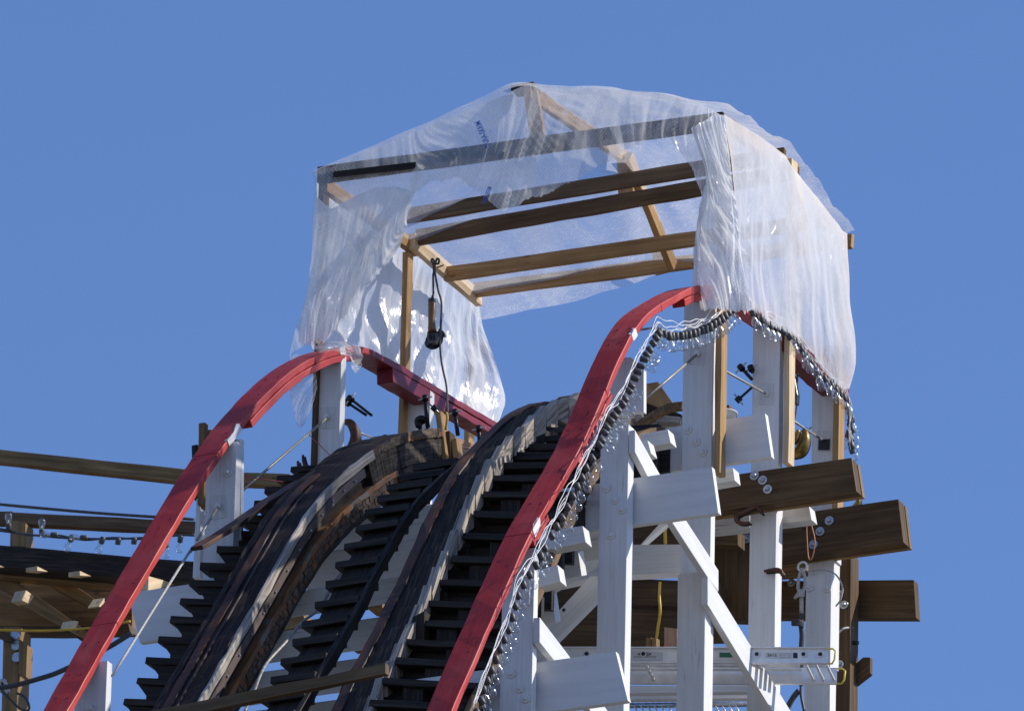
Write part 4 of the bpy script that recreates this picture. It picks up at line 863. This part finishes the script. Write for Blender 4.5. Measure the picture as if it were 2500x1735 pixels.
# ---------------------------------------------------------------- clamps
def clampbar(pa,pb,t,lab,m='iron',r_=.011,heads=True,pair=None,group='long bar clamps at the crest'):
    A=onT(pa,t);B=onT(pb,t); r=thing('clamp_screw',lab,'clamp',A,group)
    MB().tube([A,B],r_).build('screw',M[m],r)
    d=(B-A)/np.linalg.norm(B-A); n=V(-d[2],0,d[0])
    MB().tube([A-d*.01,A+d*.03],.022,8).build('head',M[m],r)
    MB().tube([A-n*.05+d*.01,A+n*.05+d*.01],.006,6).build('handle',M['steel'],r)
    return r
clampbar(Cz(1032,848),Cz(1050,1045),.1,'upright clamp screw standing left of the tallest clamped board',r_=.016)
clampbar(Cz(1098,915),Cz(1080,935),.05,'short clamp head touching the tall clamped board',r_=.013)
clampbar(Cz(1224,940),Cz(1245,1095),onW(Cz(1245,1095),-.76)[1],'upright clamp screw right of the yellow-tipped cord',r_=.015)
clampbar(Cz(1380,1045),Cz(1385,1150),onW(Cz(1385,1150),-.76)[1],'smallest clamp screw standing above the pink oak blocks',r_=.014)
clampbar(Cz(540,855),Cz(685,968),.3,'upper of two long clamp bars pointing down right from the crest post',r_=.010)
clampbar(Cz(520,880),Cz(650,966),.32,'lower of two long clamp bars pointing down right from the crest post',r_=.010)
clampbar(Dz(1083,652),Dz(1160,735),.8,'clamp bar pointing at the framed right post from upper left',r_=.012)
clampbar(Dz(1065,870),Dz(1160,785),.8,'clamp bar low left of the framed right post',r_=.009)
clampbar(Dz(1150,655),Dz(1165,690),.82,'short clamp head at the left edge of the framed right post',r_=.013)
clampbar(Dz(1505,1065),Dz(1535,1110),1.9,'small clamp head left of the black-patched post',r_=.010)
def cclamp(pts,t,rr,lab,m):
    P=catmull([onT(p,t) for p in pts],5); k=len(P); r=[rr*(.55+.45*math.sin(math.pi*i/(k-1))) for i in range(k)]
    th=thing('clamp',lab,'clamp',P[0],'iron C-clamps'); mb=MB(); mb.tube(P,r,8); 
    mb.build('frame',M[m],th); mb=MB(); mb.tube([p+V(0,.035,0) for p in P],[x*.8 for x in r],8); mb.build('web',M['iron'],th); return th
cclamp([Kz(238,735),Kz(310,755),Kz(365,840),Kz(385,940),Kz(350,1060),Kz(270,1190),Kz(250,1230)],.3,.036,'large rusty C-clamp curling out right of the crest post','rustiron')
cclamp([Cz(205,1265),Cz(215,1310),Cz(235,1345),Cz(265,1350)],.0,.016,'front horn of a rusty clamp left of the crest post foot','rustiron')
cclamp([Cz(238,1225),Cz(245,1270),Cz(262,1310),Cz(275,1320)],.1,.015,'rear horn of a rusty clamp left of the crest post foot','rustiron')
cclamp([Cz(985,1045),Cz(985,1005),Cz(1010,990),Cz(1035,1000)],.1,.028,'black C-clamp elbow on top of the left track rail end','iron')
cclamp([Dz(1462,1062),Dz(1440,1110),Dz(1405,1145),Dz(1375,1155)],1.0,.022,'gold-tinted curved clamp horn right of the framed stud','brass')
cclamp([Dz(1500,1070),Dz(1500,1130),Dz(1470,1200),Dz(1400,1230)],1.1,.045,'thick black and gold clamp frame above the highest brown beam','brass')
cclamp([Iz(560,315),Iz(520,270),Iz(450,300),Iz(395,330),Iz(400,365),Iz(440,378),Iz(480,372)],.72,.016,'rusty C-clamp hooked over the highest brown beam bottom edge','rustiron')
cclamp([Iz(575,688),Iz(620,682),Iz(660,680),Iz(685,695),Iz(690,718)],.82,.017,'small rusty clamp gripping the white column at mid height','rustiron')
cclamp([Iz(1188,205),Iz(1180,250),Iz(1150,285),Iz(1110,290)],2.0,.022,'bronze curved clamp beneath the right end of the highest brown beam','brass')
bg_=thing('tool_bag','black tool bag hanging against the sky below the shade-toned red rail','bag',onT(Dz(1420,880),1.2)); MB().prism([onT(Dz(*p),1.2) for p in [(1395,690),(1430,690),(1455,830),(1450,893),(1388,880)]],.05).build('pouch',M['bag'],bg_,bevel=.01)
MB().tube(catmull([onT(Dz(*p),1.25) for p in [(1455,695),(1450,900),(1430,1030),(1415,1120)]],5),.006).build('cord',M['rubber'],bg_)
# ---------------------------------------------------------------- angle grinder
tg=.75
g=thing('angle_grinder','dusty orange angle grinder with black cutting disc hanging by its cord inside the shelter','angle grinder',onT(Cz(1075,480),tg))
c=lambda x,y,t=tg:onT(Cz(x,y),t)
MB().tube([c(1076,232),c(1076,250),c(1076,300),c(1074,360),c(1076,400),c(1078,425)],[.022,.027,.026,.024,.027,.029],12).build('body',M['grind'],g)
MB().tube([c(1076,208),c(1076,214),c(1076,234),c(1076,238)],[.016,.026,.026,.022],12).build('rear_cap',M['rubber'],g)
MB().prism([c(*p) for p in [(1042,420),(1112,425),(1113,455),(1095,500),(1065,502),(1040,462)]],.05).build('gear_head',M['gearm'],g,bevel=.008)
for x in (1060,1075,1090): MB().beam(c(x,440,tg-.003),c(x,478,tg-.003),.008,.006).build('vent_rib',M['iron'],g)
cc=c(1090,480,tg+.055); MB().prism([cc+V(.066*math.cos(a),0,.066*math.sin(a)) for a in np.linspace(0,2*math.pi,32,endpoint=False)],.003).build('cutting_disc',M['iron'],g)
cc=c(1092,470,tg+.045); P=[cc+V(.078*math.cos(a),0,.078*math.sin(a)) for a in np.linspace(R(8),R(65),10)]+[cc+V(.03*math.cos(a),0,.03*math.sin(a)) for a in np.linspace(R(65),R(8),5)]
MB().prism(P,.022).build('guard',M['rubber'],g)
cc=c(1090,478,tg+.045); P=[cc+V(.072*math.cos(a),0,.072*math.sin(a)) for a in np.linspace(R(182),R(215),8)]+[cc]
MB().prism(P,.022).build('guard',M['rubber'],g)
MB().tube([c(1086,175),c(1078,208)],[.006,.011]).build('strain_relief',M['rubber'],g)
line('grinder_cord',[px(Cz,1086,180,tg),px(Cz,1084,60,tg),px(Az,1088,1370,tg),px(Az,1085,1320,tg),px(Az,1072,1295,tg),px(Az,1082,1283,tg),px(Az,1098,1310,tg),px(Az,1118,1312,tg),px(Az,1122,1288,tg),px(Az,1108,1283,tg),px(Az,1094,1330,tg),px(Cz,1098,60,tg),px(Cz,1118,160,tg),px(Cz,1138,240,tg),px(Cz,1132,400,tg),px(Cz,1130,540,tg),px(Cz,1145,660,tg),px(Cz,1170,780,tg-.2),px(Cz,1178,950,tg-.4)],.0075,'rubber','black power cord looped over the shelter beam and trailing down from the grinder','cord')
line('cord_plug',[px(Cz,1172,950,.32),px(Cz,1176,990,.3),px(Cz,1165,1060,.3)],.009,'ycord','yellow cord end below the grinder cord by the clamps','cord')
line('hook_nail',[px(Az,1108,1338,tg+.05),px(Az,1152,1322,tg+.05)],.005,'iron','long nail in the shelter plate holding the cord loop','nail')
# ---------------------------------------------------------------- bulb strings
def bulb_unit(root,P,d,s=1.0,glassy=True,socket='rubber'):
    d=V(*d)/np.linalg.norm(d); P=V(*P)
    so_=MB().tube([P,P+d*.006*s,P+d*.04*s,P+d*.045*s],[.010*s,.0175*s,.0175*s,.015*s],10).build('socket',M[socket],root)
    if glassy:
        g0=P+d*.044*s; prof=[(0,.012),(.012,.0135),(.028,.019),(.042,.023),(.055,.0215),(.064,.014),(.068,.004)]
        sub(MB().tube([g0+d*a*s for a,_ in prof],[b*s for _,b in prof],12),'bulb',M['glass'],root,so_)
        sub(MB().tube([g0,g0+d*.022*s],[.006*s,.003*s],6),'filament_stem',M['wire'],root,so_)
    return so_
path2=[(1060,1600),(1087,1519),(1111,1460),(1139,1391),(1160,1319),(1201,1253),(1222,1208),(1250,1160),(1291,1080),(1312,1035),(1332,1000),(1357,944),(1392,892),(1426,819),(1454,771),(1472,738),(1480,738),(1500,746),(1530,745),(1560,738),(1595,722),(1622,700),(1640,684)]
pathB=[(1680,690),(1700,708),(1722,722),(1752,735),(1775,755),(1800,785),(1818,812),(1840,838),(1865,862),(1888,882),(1902,905),(1907,940),(1904,975),(1908,1010)]
wl=1.565
def pathS(pp): return catmull([onW(q(*p),wl) for p in pp],8)
PA=pathS(path2); PB=pathS(pathB)
ls=thing('light_string','string of clear bulbs in black sockets with white wires strung along the right red handrail','light string',PA[len(PA)//2])
def arc(P):
    d=[0]
    for a,b in zip(P[:-1],P[1:]): d.append(d[-1]+np.linalg.norm(b-a))
    return np.array(d),np.array(P)
def pts_along(P,n):
    d,A=arc(P); s=np.linspace(0,d[-1],n); X=np.stack([np.interp(s,d,A[:,k]) for k in range(3)],1)
    return X
for off,ph in ((.0,0),(.022,1.3),(-.022,2.6),(.034,4.0)):
    for P in (PA,PB):
        X=pts_along(P,260 if P is PA else 120); n=len(X); mb=MB()
        mb.tube([x+V(.022+off*.3,-.035+off*.9*math.sin(i*.13+ph),.012+off*.75+.016*math.sin(i*.17+ph)+.007*math.sin(i*.6+ph*2)) for i,x in enumerate(X)],.0026,5).build('wire',M['wire'],ls)
# screen directions mapped into the side plane: a px offset keeps w
def sdirW(P,dx,dy):
    # picture direction -> S vector with small outward lean
    v=rt*dx-up*dy; return V(v@W,v@T,v[2])
X=pts_along(PA,200); d,_=arc(list(X))
imgpos=lambda P:(lambda v:(1250+F*(v@rt)/(v@fw),867.5-F*(v@up)/(v@fw)))(wd(P)-CAM)
def place_bulbs(P,n,dirf):
    # evenly in the picture
    X=pts_along(P,600); I=np.array([imgpos(x) for x in X]); dd=np.concatenate([[0],np.cumsum(np.linalg.norm(np.diff(I,axis=0),axis=1))])
    for i in range(n):
        s=dd[-1]*(i+.4+random.uniform(-.15,.15))/n; k=int(np.searchsorted(dd,s)); k=min(k,599); x,y=I[k]
        dx,dy=dirf(x,y); j=random.uniform(-.18,.18); dx+=j; dy+=random.uniform(-.12,.12)
        bulb_unit(ls,X[k]+V(.012,0,0),sdirW(X[k],dx,dy),s=random.uniform(1.1,1.25),glassy=random.random()>.06)
def dA(x,y):
    x*=.92;y*=.92
    if y>1000: return (.42,.9)
    if x<1476: return (.75,.75) if y>860 else (.95,.25) if y>800 else (.7,.75)
    return (.08,1) if x<1600 else (.35,.9)
def cut(P,y0,y1): return [p for p in P if y0<=imgpos(p)[1]/2500*2300<=y1]
pa1=[p for p in PA if imgpos(p)[1]*.92>1000]; pa2=[p for p in PA if imgpos(p)[1]*.92<=1003 and imgpos(p)[0]*.92<=1478]; pa3=[p for p in PA if imgpos(p)[0]*.92>1474]
place_bulbs(pa1,26,dA); place_bulbs(pa2,20,dA); place_bulbs(pa3,19,dA)
place_bulbs(PB,34,lambda x,y:(.3,.95) if y*.92<880 else (.35 if random.random()>.5 else -.1,.9))
# hooks holding the string to the handrail
for p in ((1475,735),(1332,1000),(1180,1285)):
    A=onW(q(*p),1.57); MB().tube([A+V(-.12,0,.0),A+V(0,0,0)],.007,6).tube([A+V(0,.028*math.cos(x),.028*math.sin(x)) for x in np.linspace(0,5.2,12)],.006,6).build('hook',M['steel'],ls)
# ---------------------------------------------------------------- far section of the coaster at left
tF=9.0
def fplane(pts,dt=0): return [onT(Ez(*p),tF+dt) for p in pts]
def far(name,pts,dt,th,m,label,cat,group=None): return solo(name,MB().prism(fplane(pts,dt),th),M[m],label,cat,group)
fr_=solo('far_rail',MB().beam(onT(Ez(-60,238),tF),onT(Ez(975,348),tF),.105,.09,anchor=1).beam(onT(Ez(975,348),tF),onT(Ez(1530,372),tF),.10,.09,anchor=1),M['treatedg'],'long yellow-brown lumber rail crossing the sky at the far left','rail')
solo('far_rail',MB().beam(onT(Ez(-60,568),tF+1),onT(Ez(60,569),tF+1),.10,.09,anchor=1).beam(onT(Ez(60,572),tF+1),onT(Ez(1060,622),tF+1),.095,.09,anchor=1),M['lumber2'],'dark lumber rail on the far coaster section, above the far bulb string','rail')
far('far_post',[(55,583),(135,600),(135,725),(52,722)],.9,.14,'treatedg','stubby lumber post under the dark far rail at the left edge','post')
far('far_track',[(-60,712),(240,735),(700,778),(1060,805),(1060,910),(700,895),(500,872),(-60,825)],.8,.3,'burnt','dark banked track edge of the far coaster section at left','track')
line('far_wire',[(*Ez(-40,497),tF+.5),(*Ez(500,545),tF+.5),(*Ez(1030,580),tF+.5)],.012,'rubber','thin dark wire stretched across the sky above the far bulb string','wire')
ls2=thing('light_string','sparse bulb string hanging on the far coaster section at left','light string',onT(Ez(400,670),tF))
MB().tube(catmull([onT(Ez(*p),tF) for p in [(-40,635),(60,648),(150,660),(300,675),(450,682),(600,683),(750,678),(900,668),(1030,660)]],5),.009).build('wire',M['rubber'],ls2)
MB().tube(catmull([onT(Ez(*p),tF) for p in [(-40,622),(60,640),(150,665),(300,662),(450,690),(600,676),(750,685),(900,662),(1030,664)]],5),.007).build('wire',M['rubber'],ls2)
for (x,y,dx,dy,gl_) in ((45,640,0,-1,1),(222,670,0,-1,1),(308,662,-1,0,1),(385,662,-.4,1,1),(465,677,-1,0,1),(548,672,-.35,1,1),(628,676,-.1,1,0),(713,674,-.1,1,0),(880,690,0,1,1),(958,664,-.1,1,1)):
    A=onT(Ez(x,y),tF-.02); v=rt*dx-up*dy; bulb_unit(ls2,A,V(v@W,v@T,v[2]),s=1.25,glassy=bool(gl_))
# soffit of the far section: boards, joists and knee braces
GS='lumber joists under the far track'
far('far_soffit',[(-60,860),(500,880),(700,905),(700,1165),(560,1175),(-60,1170)],1.6,.06,'soffit','brown board underside of the far coaster section','boards')
jo=[([(-60,845),(300,872),(620,905),(640,935),(300,905),(-60,880)],'treatedg','long golden joist directly under the far track edge'),
    ([(-60,870),(20,862),(430,1150),(400,1180),(-60,930)],'treatedg','golden joist slanting down right from the far left edge'),
    ([(270,880),(330,885),(560,1040),(560,1090),(262,930)],'treatedg','dark golden joist slanting from the middle of the far section'),
    ([(-60,1140),(300,1145),(680,1130),(690,1172),(300,1180),(-60,1175)],'treated','low brown joist along the bottom of the far section'),
    ([(230,1060),(260,1030),(460,1190),(420,1215),(330,1150)],'treated','lowest knee brace of the far section above the blue sky')]
for i,(pts,m_,lab) in enumerate(jo): far('far_joist',pts,1.0+.1*i,.14,m_,lab,'joist',GS)
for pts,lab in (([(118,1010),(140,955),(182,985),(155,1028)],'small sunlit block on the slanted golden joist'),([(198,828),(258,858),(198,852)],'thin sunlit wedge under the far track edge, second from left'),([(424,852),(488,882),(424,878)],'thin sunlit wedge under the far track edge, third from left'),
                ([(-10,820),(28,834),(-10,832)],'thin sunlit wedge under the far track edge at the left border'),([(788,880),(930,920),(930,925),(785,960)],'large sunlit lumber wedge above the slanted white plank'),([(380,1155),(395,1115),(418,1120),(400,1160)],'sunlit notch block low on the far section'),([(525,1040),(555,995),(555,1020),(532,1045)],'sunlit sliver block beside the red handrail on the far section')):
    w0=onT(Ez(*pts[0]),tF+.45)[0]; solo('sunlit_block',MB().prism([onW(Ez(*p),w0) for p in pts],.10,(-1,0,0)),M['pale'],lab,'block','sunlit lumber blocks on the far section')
far('far_post',[(18,1150),(105,1150),(85,1700),(5,1700)],.9,.2,'treatedg','lumber column with three bolts at the bottom left corner','post')
for p in ((85,1195),(90,1250),(93,1313)): 
    A=onT(Ez(*p),tF+.88); solo('bolt',MB().tube([A,A+V(0,-.02,0)],[.045,.04],12),M['steel'],'steel bolt on the bottom left lumber column','bolt','bolts on the far lumber column',bevel=0)
far('far_gusset',[(98,1210),(145,1245),(138,1415),(98,1395)],.85,.1,'treatedg','lumber gusset bolted right of the bottom left column','board')
far('far_brace',[(-60,1120),(55,1195),(50,1225),(-60,1180)],.8,.1,'treated','dark brace meeting the bottom left lumber column','brace')
line('yellow_rope',[(*Ez(-40,1165),tF+.4),(*Ez(230,1170),tF+.4),(*Ez(500,1152),tF+.4),(*Ez(690,1120),tF+.4)],.009,'ycord','thin yellow rope stretched under the far coaster section','rope')
line('guy_cable',[(*Ez(-40,1475),tF-1),(*Ez(60,1462),tF-1),(*Ez(200,1425),tF-1),(*Ez(330,1380),tF-1),(*Ez(560,1265),tF-1),(*Ez(700,1180),tF-1)],.020,'rope','twisted dark cable sagging across the bottom left sky','cable')
r=thing('rope_tangle','tangled rope and wire coil on the bottom left lumber column','rope',onT(Ez(30,1470),tF+.5))
mb=MB()
for k in range(6):
    a0=random.uniform(0,6); mb.tube([onT(Ez(22+24*math.cos(a0+x)*(.5+.1*k),1465+34*math.sin(a0+x*1.3)),tF+.6-.02*k) for x in np.linspace(0,5,16)],.014,6)
mb.build('coil',M['lrope'],r)
MB().tube(catmull([onT(Ez(*p),tF+.5) for p in [(10,1490),(60,1540),(110,1585),(150,1590),(152,1560),(130,1520),(90,1500)]],5),.010).build('wire',M['rope'],r)
# golden lumber glimpsed under the left rail, through the white timbers
for pts,t,lab in (([Fz(690,1100),Fz(745,1035),Fz(845,1055),Fz(845,1080)],.5,'triangle of sunlit lumber glimpsed left of the limp rope'),([Fz(750,1000),Fz(850,985),Fz(870,1050),Fz(745,1040)],.65,'dark golden lumber above the sunlit triangle left of the limp rope'),
                ([Fz(1140,1110),Fz(1260,1090),Fz(1260,1190),Fz(1130,1200)],.5,'golden lumber glimpsed between the stepped walkway and the right rail'),([Fz(1270,900),Fz(1340,880),Fz(1340,960),Fz(1250,970)],.5,'upper golden lumber glimpsed beside the right rail')):
    solo('under_lumber',MB().prism([onT(p,t) for p in pts],.15),M['treatedg'],lab,'lumber','lumber glimpsed under the track')
